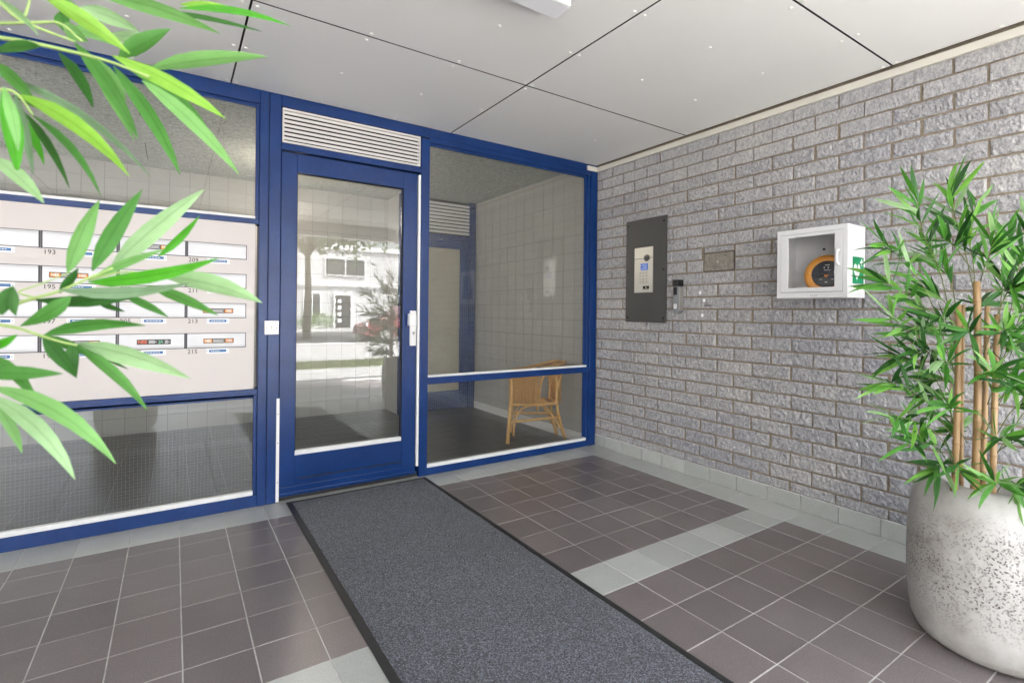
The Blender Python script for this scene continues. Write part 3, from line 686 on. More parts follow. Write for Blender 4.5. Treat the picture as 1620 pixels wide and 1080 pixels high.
# AED cabinet
XA = 2.830; a0, a1, z0, z1 = 1.200, 1.559, 1.225, 1.598
AE = thing('defibrillator_cabinet', 'white wall cabinet with a clear door and green heart sign on its side', 'cabinet', (XW, 1.38, z0))
cb = MB(); tk = 0.004
cb.box(XA+0.0005, XW-0.006, a0, a0+tk, z0, z1); cb.box(XA+0.0005, XW-0.006, a1-tk, a1, z0, z1)
cb.box(XA+0.0005, XW-0.006, a0+tk, a1-tk, z0, z0+tk); cb.box(XA+0.0005, XW-0.006, a0+tk, a1-tk, z1-tk, z1); cb.box(XW-0.012, XW-0.0065, a0+tk, a1-tk, z0+tk, z1-tk)
cb.obj('body', M['aed_white'], AE)
fr = MB()
for q in ((a0, a1, z0, z0+0.029), (a0, a1, z1-0.025, z1), (a0, a0+0.020, z0+0.029, z1-0.025), (a1-0.020, a1, z0+0.029, z1-0.025)): fr.box(XA-0.0005, XA+0.0004, *q)
fr.obj('front_frame', M['aed_white'], AE)
dr = MB(); b0, b1, c0, c1 = a0+0.0225, a1-0.0225, z0+0.0315, z1-0.0275; w0, w1, v0, v1 = 1.259, 1.497, 1.279, 1.553
for q in ((b0, b1, c0, v0), (b0, b1, v1, c1), (b0, w0, v0, v1), (w1, b1, v0, v1)): dr.box(XA-0.004, XA+0.006, *q)
gp = MB()
for q in ((a0+0.0202, a1-0.0202, z0+0.0292, z0+0.040), (a0+0.0202, a1-0.0202, z1-0.036, z1-0.0252), (a0+0.0202, a0+0.030, z0+0.0402, z1-0.0362), (a1-0.030, a1-0.0202, z0+0.0402, z1-0.0362)): gp.box(XA+0.0062, XA+0.008, *q)
gp.obj('door_gap_shade', M['ink'], AE)  # black ring behind the open door gap, standing in for its shade
d_ = dr.obj('door', M['aed_white'], AE); box('clear_window', XA+0.001, XA+0.003, w0, w1, v0, v1, M['acrylic'], d_)
hb = MB(); hb.tube(crom([(XA-0.004, 1.240, 1.392), (XA-0.020, 1.240, 1.402), (XA-0.024, 1.240, 1.43), (XA-0.020, 1.240, 1.458), (XA-0.004, 1.240, 1.468)]), 0.006, 8); hb.obj('door_handle', M['white_bead'], d_, True)
box('maker_label', XA-0.0014, XA-0.0006, 1.335, 1.385, 1.232, 1.241, M['label_white'], AE); 
for k in range(4): box('label_print', XA-0.0018, XA-0.0015, 1.340+k*0.011, 1.347+k*0.011, 1.234, 1.239, M['keysafe'], AE)
cyl('back_bolt', (XW-0.0125, 1.40, 1.50), (-1, 0, 0), 0.007, 0.004, M['ink'], AE, 10)
SG = box('heart_sign', 2.886, 3.008, a0-0.0012, a0-0.0002, 1.296, 1.434, M['sign_green'], AE)
hp = []
for k in range(40):
    a = 2*math.pi*k/40; hx = 16*math.sin(a)**3; hz = 13*math.cos(a)-5*math.cos(2*a)-2*math.cos(3*a)-math.cos(4*a); hp.append((2.932+hx*0.0023, a0-0.0016, 1.362+hz*0.0030))
mesh('white_heart', hp+[(p[0], p[1]+0.0003, p[2]) for p in hp], [tuple(range(40)), tuple(range(79, 39, -1))], M['label_white'], SG)
zz = [(2.937, 1.395), (2.924, 1.362), (2.932, 1.362), (2.926, 1.332), (2.942, 1.369), (2.934, 1.369), (2.943, 1.395)]
mesh('lightning_bolt', [(x, a0-0.0019, z) for x, z in zz], [tuple(range(len(zz)))], M['sign_green'], SG)
cr = MB(); cr.box(2.978, 2.988, a0-0.0017, a0-0.0014, 1.392, 1.424); cr.box(2.967, 2.9775, a0-0.0017, a0-0.0014, 1.403, 1.413); cr.box(2.9885, 2.999, a0-0.0017, a0-0.0014, 1.403, 1.413); cr.obj('white_cross', M['label_white'], SG)
# the defibrillator itself, leaning in the cabinet
DV = thing('defibrillator', 'round orange defibrillator with dark dial face standing inside the white cabinet', 'defibrillator', (2.93, 1.335, z0+tk))
ax = Vector((-0.90, -0.30, 0.18)).normalized(); u_ = ax.cross(Vector((0, 0, 1))).normalized(); v_ = u_.cross(ax).normalized(); dc = Vector((2.925, 1.335, 1.345))
def disc(name, prof, mat, parent, n=40):
    V = []; F = []
    for r_, h in prof:
        for k in range(n): a = 2*math.pi*k/n; V.append(dc+u_*r_*math.cos(a)+v_*r_*math.sin(a)+ax*h)
    for i in range(len(prof)-1):
        for k in range(n): F.append((i*n+k, i*n+(k+1) % n, (i+1)*n+(k+1) % n, (i+1)*n+k))
    F.append(tuple(range((len(prof)-1)*n, len(prof)*n))); return mesh(name, V, F, mat, parent, True)
disc('housing', [(0.085, -0.035), (0.104, -0.028), (0.112, 0.0), (0.109, 0.020), (0.098, 0.030), (0.080, 0.034), (0.074, 0.030)], M['aed_orange'], DV)
disc('dial_face', [(0.0735, 0.024), (0.072, 0.036), (0.066, 0.038)], M['aed_dark'], DV)
mk = MB()
for (a, b, w_, h_) in ((-0.046, 0.008, 0.006, 0.020), (-0.034, 0.008, 0.006, 0.020), (0.004, -0.045, 0.012, 0.006), (0.0, 0.048, 0.022, 0.004), (-0.004, 0.034, 0.004, 0.012), (0.014, 0.034, 0.004, 0.012), (0.0, 0.02, 0.03, 0.003), (-0.025, -0.03, 0.012, 0.003), (0.028, -0.030, 0.014, 0.003)):
    P = [dc+u_*(a+i*w_/2)+v_*(b+j*h_/2)+ax*0.0386 for i, j in ((-1, -1), (1, -1), (1, 1), (-1, 1))]; mk.add(P, [(0, 1, 2, 3)])
mk.obj('dial_marks', M['white_ink'], DV)
P = [dc+u_*a+v_*b+ax*0.0388 for a, b in ((-0.006, -0.004), (0.016, -0.004), (0.010, -0.018), (0.0, -0.018))]; mesh('heart_button', P, [(0, 1, 2, 3)], M['orange_ink'], DV)
P = [dc+u_*a+v_*b+ax*0.0387 for a, b in ((0.0, 0.002), (0.064, -0.020), (0.064, -0.026), (0.0, -0.006))]; mesh('pointer', P, [(0, 1, 2, 3)], M['blackplastic'], DV)
cbx = MB(); cbx.tube(crom([(2.92, 1.44, 1.30), (2.90, 1.465, 1.275), (2.89, 1.475, 1.245), (2.90, 1.50, 1.235)]), 0.004, 8); cbx.obj('lead', M['label_white'], DV, True)
flush_text()
#@@PART2

# ================================================================== PLANTERS AND BAMBOO
def planter(cx, cy, label):
    t = thing('planter', label, 'planter', (cx, cy, 0))
    b = MB(); b.lathe([(0.0, 0.001), (0.185, 0.001), (0.208, 0.006), (0.232, 0.022), (0.247, 0.052), (0.256, 0.10), (0.262, 0.18), (0.264, 0.28), (0.262, 0.37), (0.256, 0.44), (0.246, 0.49), (0.232, 0.522), (0.212, 0.545), (0.192, 0.556), (0.172, 0.559), (0.158, 0.554), (0.150, 0.540), (0.148, 0.45)], n=96)
    b.v = [(x*KP, y*KP, z) for x, y, z in b.v]; me = bpy.data.meshes.new('body'); me.from_pydata(b.v, [], b.f); me.polygons.foreach_set('use_smooth', [True]*len(me.polygons)); me.materials.append(M['pot'])
    o = bpy.data.objects.new('body', me); col.objects.link(o); o.parent = t
    s_ = MB(); s_.lathe([(0.0, 0.0), (0.08, 0.004), (0.1478*KP, -0.002)], (cx, cy, 0.485), 24); s_.obj('soil', M['soil'], t, True)
    return t
PX, PY = (at(1578, 600, 1.76)).x, (at(1578, 600, 1.76)).y; KP = 0.93
planter(PX, PY, 'pale speckled concrete planter holding the bamboo by the brick wall')
PX2, PY2 = -0.36, 0.62
planter(PX2, PY2, 'pale concrete planter at the left edge, holding the nearer bamboo')

LW_T = [0.0, 0.10, 0.26, 0.44, 0.62, 0.80, 0.92, 1.0]; LW_W = [0.10, 0.50, 0.92, 1.0, 0.86, 0.54, 0.25, 0.02]
def leaf_geo(p0, pm, p1, wv, fold=0.22):
    """blade along a bent midrib p0-pm-p1; wv = half-width vector; shallow V fold"""
    V = []; F = []
    for t, wf in zip(LW_T, LW_W):
        c = p0*(1-t)**2+pm*2*t*(1-t)+p1*t*t; tan = ((pm-p0)*(1-t)+(p1-pm)*t).normalized()
        s_ = (wv-tan*wv.dot(tan)); nrm = tan.cross(s_); nrm = nrm.normalized() if nrm.length > 1e-9 else Vector((0, 0, 1))
        h = nrm*(s_.length*wf*fold)
        V += [c-s_*wf+h, c, c+s_*wf+h]
    for i in range(len(LW_T)-1):
        a = i*3; F += [(a, a+1, a+4, a+3), (a+1, a+2, a+5, a+4)]
    return V, F
def leaf(name, g, mat, parent, kind=None):
    o = mesh(name, g[0], g[1], mat, parent, True); a = o.data.attributes.new('rib', 'FLOAT', 'POINT'); a.data.foreach_set('value', [1.0 if i % 3 == 1 else 0.0 for i in range(len(g[0]))])
    a = o.data.attributes.new('across', 'FLOAT', 'POINT'); a.data.foreach_set('value', [float(i % 3-1) for i in range(len(g[0]))])
    if kind: o['kind'] = kind
    return o
def culm(p0, p1, r, parent, nseg=4, seed=0, bow=0.0):
    r_ = random.Random(seed); p0, p1 = Vector(p0), Vector(p1); pts = []; rs = []; L = (p1-p0).length
    nodes = []; t = r_.uniform(0.08, 0.2)
    while t < 0.97: nodes.append(t); t += r_.uniform(0.17, 0.27)
    side = Vector((r_.uniform(-1, 1), r_.uniform(-1, 1), 0))*bow
    ts = sorted(set([0, 1]+[x for n in nodes for x in (n-0.012, n-0.004, n, n+0.004, n+0.012)]+[0.25, 0.5, 0.75]))
    ts = [x for x in ts if 0 <= x <= 1]
    for x in ts:
        pts.append(p0.lerp(p1, x)+side*math.sin(math.pi*x)); k = min([abs(x-n) for n in nodes] or [1])
        rs.append(r*(1-0.12*x)*(1.13 if k < 0.0045 else (1.05 if k < 0.0125 else 1.0)))
    b = MB(); b.tube(pts, rs, 12); o = b.obj('culm', M['cane'], parent, True)
    for n in nodes:
        c = p0.lerp(p1, n)+side*math.sin(math.pi*n); d = (p1-p0).normalized(); q = MB(); q.tube([c-d*0.0016, c+d*0.0012], r*(1-0.12*n)*1.145, 12); q.obj('node_ring', M['node'], o)
    return o

# ---- bamboo in the right planter
BP = thing('bamboo_plant', 'tall artificial bamboo with tan canes in the planter by the brick wall', 'plant', (PX, PY, 0.485))
D0 = 1.75
for i, (ax_, ay_, bx_, by_, r_, d_) in enumerate(((1508, 790, 1516, 482, 0.0098, 1.72), (1521, 785, 1524, 482, 0.0066, 1.80), (1540, 790, 1545, 445, 0.0112, 1.70), (1554, 785, 1562, 484, 0.0088, 1.78), (1570, 800, 1578, 497, 0.0090, 1.68))):
    p0 = at(ax_, ay_, d_); p1 = at(bx_, by_, d_); k = (0.47-p0.z)/(p1.z-p0.z); culm(p0.lerp(p1, k), p1, r_, BP, seed=i+3, bow=0.006)
BR = [  # photo pixel path and distance of each branch tip, leaf count
 ([(1513, 560), (1490, 440), (1462, 372), (1451, 315)], 1.66, 17), ([(1513, 600), (1470, 470), (1425, 410), (1398, 384)], 1.60, 17),
 ([(1543, 470), (1527, 400), (1510, 340), (1503, 300)], 1.72, 17), ([(1544, 480), (1540, 420), (1533, 370), (1546, 318)], 1.84, 14),
 ([(1512, 590), (1468, 500), (1424, 458), (1398, 446)], 1.66, 17), ([(1512, 640), (1470, 560), (1430, 520), (1412, 500)], 1.58, 16),
 ([(1507, 660), (1480, 600), (1445, 570), (1418, 560)], 1.70, 15), ([(1507, 690), (1470, 640), (1430, 612), (1404, 604)], 1.60, 17),
 ([(1506, 715), (1475, 680), (1440, 664), (1412, 662)], 1.55, 17), ([(1506, 745), (1485, 710), (1462, 700), (1440, 700)], 1.62, 14),
 ([(1508, 770), (1510, 740), (1516, 735), (1520, 748)], 1.56, 9), ([(1570, 790), (1590, 760), (1606, 764), (1612, 772)], 1.54, 11),
 ([(1575, 600), (1597, 500), (1612, 420), (1634, 350)], 1.70, 17), ([(1562, 640), (1590, 560), (1606, 520), (1626, 470)], 1.60, 17),
 ([(1556, 690), (1585, 630), (1606, 590), (1632, 560)], 1.58, 17), ([(1575, 690), (1600, 650), (1622, 640), (1650, 628)], 1.66, 14),
 ([(1577, 540), (1585, 460), (1590, 420), (1596, 370)], 1.80, 16), ([(1545, 470), (1555, 430), (1566, 400), (1572, 372)], 1.62, 13),
 ([(1515, 500), (1505, 450), (1490, 420), (1476, 404)], 1.82, 14), ([(1520, 560), (1500, 530), (1475, 520), (1452, 520)], 1.86, 13),
 ([(1523, 640), (1510, 610), (1490, 600), (1470, 602)], 1.84, 12), ([(1570, 720), (1600, 700), (1622, 700), (1640, 712)], 1.60, 13),
 ([(1575, 620), (1620, 560), (1660, 500), (1700, 450)], 1.80, 16), ([(1575, 720), (1630, 640), (1680, 600), (1730, 560)], 1.70, 16),
 ([(1575, 560), (1640, 440), (1680, 380), (1700, 320)], 1.64, 16), ([(1556, 560), (1590, 470), (1630, 400), (1670, 330)], 1.95, 16)]
rl = random.Random(21); leaves = []
def leaf_on(p, d, L, wd, rr, droop=0.09):
    d = d.normalized(); p1 = p+d*L+Vector((0, 0, -droop*L*rr.uniform(0.2, 1.3))); pm = p+d*L*0.5+Vector((0, 0, droop*L*0.25))+Vector([rr.uniform(-.012, .012) for _ in range(3)])
    n = Vector([rr.uniform(-1, 1) for _ in range(3)])+Vector((-0.3, -0.5, 0.5)); wv = d.cross(n)
    if wv.length < 1e-4: wv = d.cross(Vector((0, 0, 1)))
    return leaf_geo(p, pm, p1, wv.normalized()*wd, rr.uniform(0.12, 0.35))
def branch(path, dt, nl, parent, d0, rr, out, Lr=(0.088, 0.150), wr=(0.0058, 0.0088), rad=0.0016, mat='twig'):
    nl = int(nl*1.4); n = len(path); P = crom([at(x, y, d0+(dt-d0)*(i/(n-1))) for i, (x, y) in enumerate(path)], 5)
    b = MB(); b.tube(P, [rad*(1.15-0.7*i/(len(P)-1)) for i in range(len(P))], 6); b.obj('branch', M[mat], parent, True)
    for k in range(nl):
        t = 0.34+0.66*(k/(nl-1))**0.85; f_ = t*(len(P)-1); i = min(int(f_), len(P)-2); p = P[i].lerp(P[i+1], f_-i); tan = (P[i+1]-P[i]).normalized()
        lat = tan.cross(Vector([rr.uniform(-1, 1) for _ in range(3)])).normalized()
        if lat.dot(RIGHT)*(1 if k % 2 else -1) < 0 and rr.random() < 0.6: lat = -lat
        sp = rr.uniform(0.45, 1.25)*(1.0 if k < nl-3 else 0.5); d = tan+lat*sp+Vector((0, 0, rr.uniform(-0.12, 0.32)))
        out.append(leaf_on(p, d, rr.uniform(*Lr)*(0.85 if k < 2 else 1), rr.uniform(*wr), rr))
for (ax_, ay_, bx_, by_), dt in (((1512, 690, 1500, 640), 1.58), ((1541, 560, 1530, 520), 1.56), ((1545, 620, 1575, 585), 1.54), ((1562, 560, 1592, 520), 1.58), ((1555, 720, 1590, 690), 1.55), ((1515, 540, 1485, 500), 1.62), ((1520, 610, 1492, 570), 1.6), ((1575, 640, 1606, 610), 1.6), ((1545, 520, 1552, 480), 1.86), ((1530, 700, 1510, 680), 1.88), ((1580, 580, 1612, 545), 1.85), ((1512, 640, 1470, 628), 1.85), ((1514, 500, 1470, 462), 1.8), ((1540, 430, 1495, 380), 1.7), ((1577, 500, 1600, 455), 1.66), ((1508, 730, 1484, 745), 1.7), ((1560, 780, 1580, 765), 1.5), ((1510, 560, 1452, 560), 1.64)):
    BR.append(([(ax_, ay_), ((ax_+bx_)/2, (ay_+by_)/2-6), ((ax_+3*bx_)/4, (ay_+3*by_)/4-6), (bx_, by_)], dt, 12))
for path, dt, nl in BR: branch(path, dt, nl, BP, D0, rl, leaves)
order = sorted(range(len(leaves)), key=lambda i: (px2(leaves[i][0][10])[0] > 1640, leaves[i][0][10].dot(FWD)))
stuff = MB()
for k, i in enumerate(order):
    if k < 300: leaf('leaf', leaves[i], M['leaf'], BP)
    else: stuff.add(*leaves[i])
leaf('small_leaves', (stuff.v, stuff.f), M['leaf'], BP, 'stuff')

# ---- nearer bamboo on the left: its blades reach into the picture from a plant standing just outside it
BL = thing('bamboo_plant', 'bamboo with large bright green blades reaching in from the left, close to the camera', 'plant', (PX2, PY2, 0.485))
for i, (dx, dy, tx, ty, zt, r_) in enumerate(((0.02, 0.03, 0.0, 0.05, 1.55, 0.012), (-0.05, 0.0, -0.08, 0.02, 1.70, 0.013), (0.05, -0.05, 0.03, -0.06, 1.40, 0.010), (-0.02, -0.06, -0.08, -0.1, 1.6, 0.011))):
    culm((PX2+dx, PY2+dy, 0.47), (PX2+tx, PY2+ty, zt), r_, BL, seed=40+i, bow=0.01)
LL = [  # base px, tip px, apparent width px, sideways bow px, distance at base, at tip, kind
 ((66, -8), (206, 86), 29, -4, .62, .66, 'lime'), ((150, -10), (349, 54), 26, -8, .70, .74, 'light'), ((128, 12), (222, 51), 27, -4, .72, .74, 'pale'),
 ((284, 14), (460, 42), 13, -10, .76, .80, 'vivid'), ((285, 8), (360, 10), 10, -3, .77, .79, 'lime'), ((255, 18), (416, 51), 9, -3, .76, .79, 'dark'), ((196, -22), (232, 7), 15, 0, .72, .74, 'dark'),
 ((178, 88), (357, 188), 28, -8, .64, .66, 'lime'), ((236, 110), (424, 90), 27, -5, .70, .72, 'light'), ((188, 92), (270, 46), 30, 0, .73, .76, 'mid'),
 ((225, 128), (379, 277), 27, -8, .64, .64, 'light'), ((180, 105), (285, 277), 25, -10, .66, .66, 'mid'), ((118, 68), (220, 222), 25, -8, .68, .68, 'mid'), ((150, 118), (214, 224), 15, -3, .69, .69, 'light'),
 ((93, 84), (148, 172), 20, -4, .68, .68, 'dark'), ((28, 150), (205, 280), 29, -16, .58, .58, 'lime'), ((-4, 118), (242, 284), 15, -22, .62, .62, 'grey'),
 ((20, 152), (92, 182), 18, -3, .63, .63, 'dark'), ((38, 178), (110, 298), 14, -8, .62, .62, 'dark'), ((50, 182), (160, 312), 14, -14, .61, .61, 'mid'),
 ((4, 145), (27, 276), 30, -4, .55, .55, 'vivid'), ((6, 138), (29, 240), 19, -4, .53, .53, 'light'), ((24, 150), (53, 279), 15, -4, .6, .6, 'grey'),
 ((-14, 246), (70, 322), 26, -4, .55, .55, 'pale'), ((64, 74), (-14, 84), 19, 4, .62, .62, 'dark'), ((-6, -4), (62, 58), 12, -5, .5, .56, 'pale'), ((100, 40), (140, 66), 26, 0, .74, .74, 'light'), ((96, 18), (104, 52), 24, 0, .75, .75, 'mid'),
 ((107, 432), (158, 316), 29, -5, .62, .62, 'light'), ((146, 428), (225, 300), 30, -4, .63, .64, 'mid'), ((176, 424), (324, 299), 34, -5, .66, .68, 'pale'), ((250, 406), (316, 341), 14, 2, .70, .71, 'vivid'),
 ((140, 446), (347, 408), 25, 8, .60, .61, 'vivid'), ((144, 440), (262, 394), 15, -3, .63, .64, 'light'), ((94, 458), (302, 447), 22, 10, .59, .60, 'grey'), ((56, 474), (236, 462), 22, 7, .60, .62, 'dark'),
 ((258, 438), (415, 479), 34, -8, .66, .67, 'pale'), ((234, 452), (346, 499), 20, -2, .68, .69, 'mid'), ((194, 466), (267, 502), 15, -2, .66, .67, 'mid'), ((152, 476), (198, 493), 11, 0, .65, .66, 'dark'),
 ((112, 468), (31, 516), 27, -5, .58, .58, 'mid'), ((94, 464), (124, 423), 15, 2, .60, .60, 'dark'), ((3, 498), (22, 452), 26, -4, .56, .56, 'dark'), ((22, 455), (26, 500), 18, 6, .56, .56, 'dark'),
 ((70, 530), (231, 515), 23, -11, .60, .61, 'mid'), ((118, 545), (302, 599), 33, -9, .64, .66, 'pale'), ((68, 534), (122, 598), 24, -2, .60, .60, 'dark'), ((116, 540), (122, 594), 20, 4, .61, .61, 'dark'), ((120, 548), (234, 650), 20, -8, .63, .64, 'mid'),
 ((166, 566), (204, 584), 5, 0, .65, .65, 'dark'), ((-14, 552), (28, 529), 16, 0, .56, .56, 'vivid'), ((-40, 590), (100, 591), 27, 0, .56, .58, 'mid'),
 ((-16, 612), (184, 734), 31, -22, .55, .57, 'light'), ((-16, 626), (119, 759), 30, -16, .55, .57, 'pale'), ((-8, 640), (35, 717), 17, -6, .56, .57, 'light'),
 ((60, -14), (152, 42), 24, -4, .73, .75, 'mid'), ((104, 46), (196, 78), 22, -6, .74, .76, 'light'), ((168, 58), (252, 64), 20, -3, .76, .78, 'pale'), ((150, 92), (200, 160), 19, -4, .72, .72, 'light'), ((206, 112), (330, 206), 20, -10, .70, .71, 'mid'), ((-10, 100), (60, 168), 22, -6, .60, .60, 'mid'), ((10, 168), (70, 262), 17, -8, .63, .63, 'vivid'), ((176, 430), (270, 350), 18, -4, .70, .71, 'mid'), ((150, 448), (248, 432), 20, 3, .66, .67, 'vivid'), ((60, 530), (150, 566), 18, -4, .62, .62, 'mid'), ((-20, 560), (60, 640), 20, -8, .58, .58, 'mid')]
rw = random.Random(5)
for (bx_, by_), (tx, ty), w_, bow, d0, d1, kd in LL:
    p0, p1 = at(bx_, by_, d0), at(tx, ty, d1); mx, my = (bx_+tx)/2, (by_+ty)/2; L = math.hypot(tx-bx_, ty-by_)
    nx_, ny_ = -(ty-by_)/L, (tx-bx_)/L; pm = at(mx+nx_*bow*2, my+ny_*bow*2, (d0+d1)/2+rw.uniform(-.01, .01))
    tan = (p1-p0).normalized(); view = (p0-Vector((0, 0, H))).normalized(); wv = tan.cross(view).normalized(); tilt = rw.uniform(-0.6, 0.6)
    wv = (wv*math.cos(tilt)+tan.cross(wv)*math.sin(tilt)); hw = w_/2*0.85/FPX*d0/math.cos(tilt)
    V, F = leaf_geo(p0, pm, p1, wv*hw, rw.uniform(0.2, 0.5)*(1 if rw.random() < 0.6 else -1)); leaf('leaf', (V, F), M['leaf_'+kd], BL)
for pts, d0, r_ in (([(-160, 20), (-60, 34), (0, 37), (60, 36), (96, 38), (130, 66)], .66, .0026), ([(-150, 40), (-40, 52), (0, 60), (45, 67), (130, 86), (180, 100), (236, 122)], .64, .0030), ([(-30, -30), (10, 14), (36, 34), (80, 52), (118, 66)], .66, .0026), ([(36, 34), (44, 12), (52, -20)], .66, .0018),
                    ([(-160, 520), (-40, 510), (0, 514), (32, 520), (62, 530), (95, 540), (122, 546)], .60, .0022), ([(-120, 560), (-30, 510), (24, 482), (56, 471), (95, 460), (140, 440), (178, 424)], .60, .0024), ([(56, 471), (30, 462), (62, 450), (108, 432)], .60, .0012), ([(140, 442), (200, 430), (258, 438)], .63, .0015),
                    ([(-120, 160), (-40, 150), (4, 142), (28, 150), (52, 182)], .58, .0022), ([(-140, 640), (-60, 610), (-16, 616)], .56, .0022)):
    P = crom([at(x, y, d0) for x, y in pts], 5); b = MB(); b.tube(P, [r_*(1.1-0.6*i/(len(P)-1)) for i in range(len(P))], 7); b.obj('branch', M['twiglight'], BL, True)
# the rest of its crown, outside the picture (the window panes mirror it)
rest_l = MB(); rr = random.Random(3); nbr = 0
while nbr < 34:
    a = rr.uniform(0, 2*math.pi); z = rr.uniform(0.75, 1.75); L = rr.uniform(0.12, 0.32); p = Vector((PX2-0.03+0.04*math.cos(a), PY2+0.04*math.sin(a), z)); e = p+Vector((math.cos(a)*L, math.sin(a)*L, rr.uniform(0.0, 0.16)))
    q = px2(e); dd = (e-Vector((0, 0, H))).dot(FWD)
    if (dd > 0.03 and q[0] > -230) or (e-Vector((0, 0, H))).length < 0.25: continue
    nbr += 1; b = MB(); b.tube([p, p.lerp(e, .5)+Vector((0, 0, .02)), e], [.002, .0016, .0009], 5); b.obj('branch', M['twiglight'], BL)
    for k in range(9):
        s_ = p.lerp(e, 0.3+0.7*k/8); d = (e-p).normalized()+Vector([rr.uniform(-.9, .9) for _ in range(3)])
        g = leaf_on(s_, d, rr.uniform(.09, .13), rr.uniform(.008, .011), rr); tq = px2(g[0][-2]); mq = px2(g[0][10])
        if max(tq[0], mq[0]) > -50 and (g[0][-2]-Vector((0, 0, H))).dot(FWD) > 0.02: continue
        rest_l.add(*g)
leaf('outer_leaves', (rest_l.v, rest_l.f), M['leaf'], BL, 'stuff')

# ================================================================== THE HALL BEHIND THE GLASS
YB, YB2, ZH = 5.70, 5.28, 2.42
hf = box('hall_floor', -3.2, 3.25, YF+0.021, 5.95, -0.12, -0.0025, M['hallgrout']); tag(hf, kind='structure')
hrest = MB(); nh = 0; fs = 0.2
for j in range(12):
    y0 = YF+FD+0.005+0.2005*j; y1 = min(y0+0.2005, YB-0.003)
    for i in range(-1, 31):
        x1 = 3.0-0.2008*i+0.1; x0 = max(x1-0.2008, -3.1); x1 = min(x1, 2.995)
        if x1-x0 < 0.02 or y1-y0 < 0.02: continue
        q = px2(((x0+x1)/2, (y0+y1)/2, 0))
        if nh < 270 and -20 < q[0] < 1000:
            o = bpy.data.objects.new('floor_tile', tile_mesh(x1-x0-0.003, y1-y0-0.003, 'hall_tile', M['tile_hall'])); col.objects.link(o); o.location = (x0+0.0015, y0+0.0015, rnd.uniform(-.0004, .0004)); o.parent = hf; nh += 1
        else: hrest.box(x0+0.0015, x1-0.0015, y0+0.0015, y1-0.0015, -0.006, 0)
hrest.obj('hall_tiles', M['tile_hall'], hf, kind='stuff')
# hall ceiling of wood-wool boards
hc = box('hall_ceiling', -3.2, 3.25, YF+0.05, 5.95, ZH+0.03, ZH+0.06, M['black']); tag(hc, kind='structure')
for j in range(5):
    y0 = YF+FD+0.001+0.6*j-0.25; off = (j % 2)*1.0
    for i in range(5):
        x0 = -3.2-off+2.0*i; a, b = max(x0, -3.2)+0.004, min(x0+2.0, 3.24)-0.004
        if b-a > 0.1: box('ceiling_board', a, b, max(y0, YF+FD)+0.004, min(y0+0.6, 5.94)-0.004, ZH, ZH+0.025, M['woodwool'], hc, 0.003)
# tiled walls
def tiled(name, label, origin, ux, width, n_out, z0, z1, tw=0.158, th=0.152, lim=300, thick=0.12):
    t = thing(name, label, 'wall', origin); o_ = Vector(origin); ux = Vector(ux); no = Vector(n_out)
    def blk(a, b, c, d, k0, k1):
        V = [o_+ux*x+no*k+Vector((0, 0, z)) for k in (k0, k1) for x, z in ((a, c), (b, c), (b, d), (a, d))]
        return V, [(0, 3, 2, 1), (4, 5, 6, 7), (0, 1, 5, 4), (1, 2, 6, 5), (2, 3, 7, 6), (3, 0, 4, 7)]
    b = MB(); b.add(*blk(0, width, z0, z1, -thick, -0.001)); b.obj('wall_core', M['tilejoint'], t)
    rest_ = MB(); n = 0; cells = []
    for i in range(int(math.ceil(width/tw))):
        for j in range(int(math.ceil((z1-z0)/th))):
            a, bb, c, d = i*tw, min((i+1)*tw, width), z0+j*th, min(z0+(j+1)*th, z1)
            if bb-a < 0.02 or d-c < 0.02: continue
            q = px2(o_+ux*(a+bb)/2+Vector((0, 0, (c+d)/2))); cells.append((not(-10 < q[0] < 945 and 90 < q[1] < 860 and not (q[0] < 400 and 350 < q[1] < 620)), a, bb, c, d))
    cells.sort(key=lambda c: c[0])
    for hid, a, bb, c, d in cells:
        g = blk(a+0.0015, bb-0.0015, c+0.0015, d-0.0015, -0.0008, 0.004)
        if not hid and n < lim: mesh('wall_tile', g[0], g[1], M['walltile'], t); n += 1
        else: rest_.add(*g)
    rest_.obj('wall_tiles', M['walltile'], t, kind='stuff'); return t
tiled('hall_back_wall', 'beige tiled rear wall of the hall seen through the glass left of the inner door', (-3.2, YB, 0), (1, 0, 0), 5.25, (0, -1, 0), 0.0, ZH)
tiled('hall_side_wall', 'beige tiled side wall of the hall behind the rattan chair', (3.0, YF+FD+0.002, 0), (0, 1, 0), YB2-YF-FD-0.002, (-1, 0, 0), 0.0, ZH, thick=0.03)
tag(box('vestibule_wall', 2.06, 3.25, YB2+0.30, YB2+0.36, 0, ZH+0.02, M['walltile']), 'plain beige wall behind the inner hall door', 'wall')
tag(box('hall_outer_wall', 3.031, 3.25, YF+0.06, 5.95, 0, ZH+0.028, M['plaster']), 'plain outer wall of the hall behind the brick wall line', 'wall')
wb = MB(); wb.box(2.05, 2.10, YB2+0.05, YB+0.12, 0, ZH); tag(wb.obj('hall_return_wall', M['walltile']), 'short beige return wall at the left of the inner hall door', 'wall')
tag(box('hall_light_block_wall', -3.34, -3.205, YF+FD, 4.75, 0, ZH+0.028, M['plaster']), 'unseen pale wall added at the left end of the hall to cut its daylight, beside an open gap', 'wall')  # added out of view to keep daylight off the left of the hall
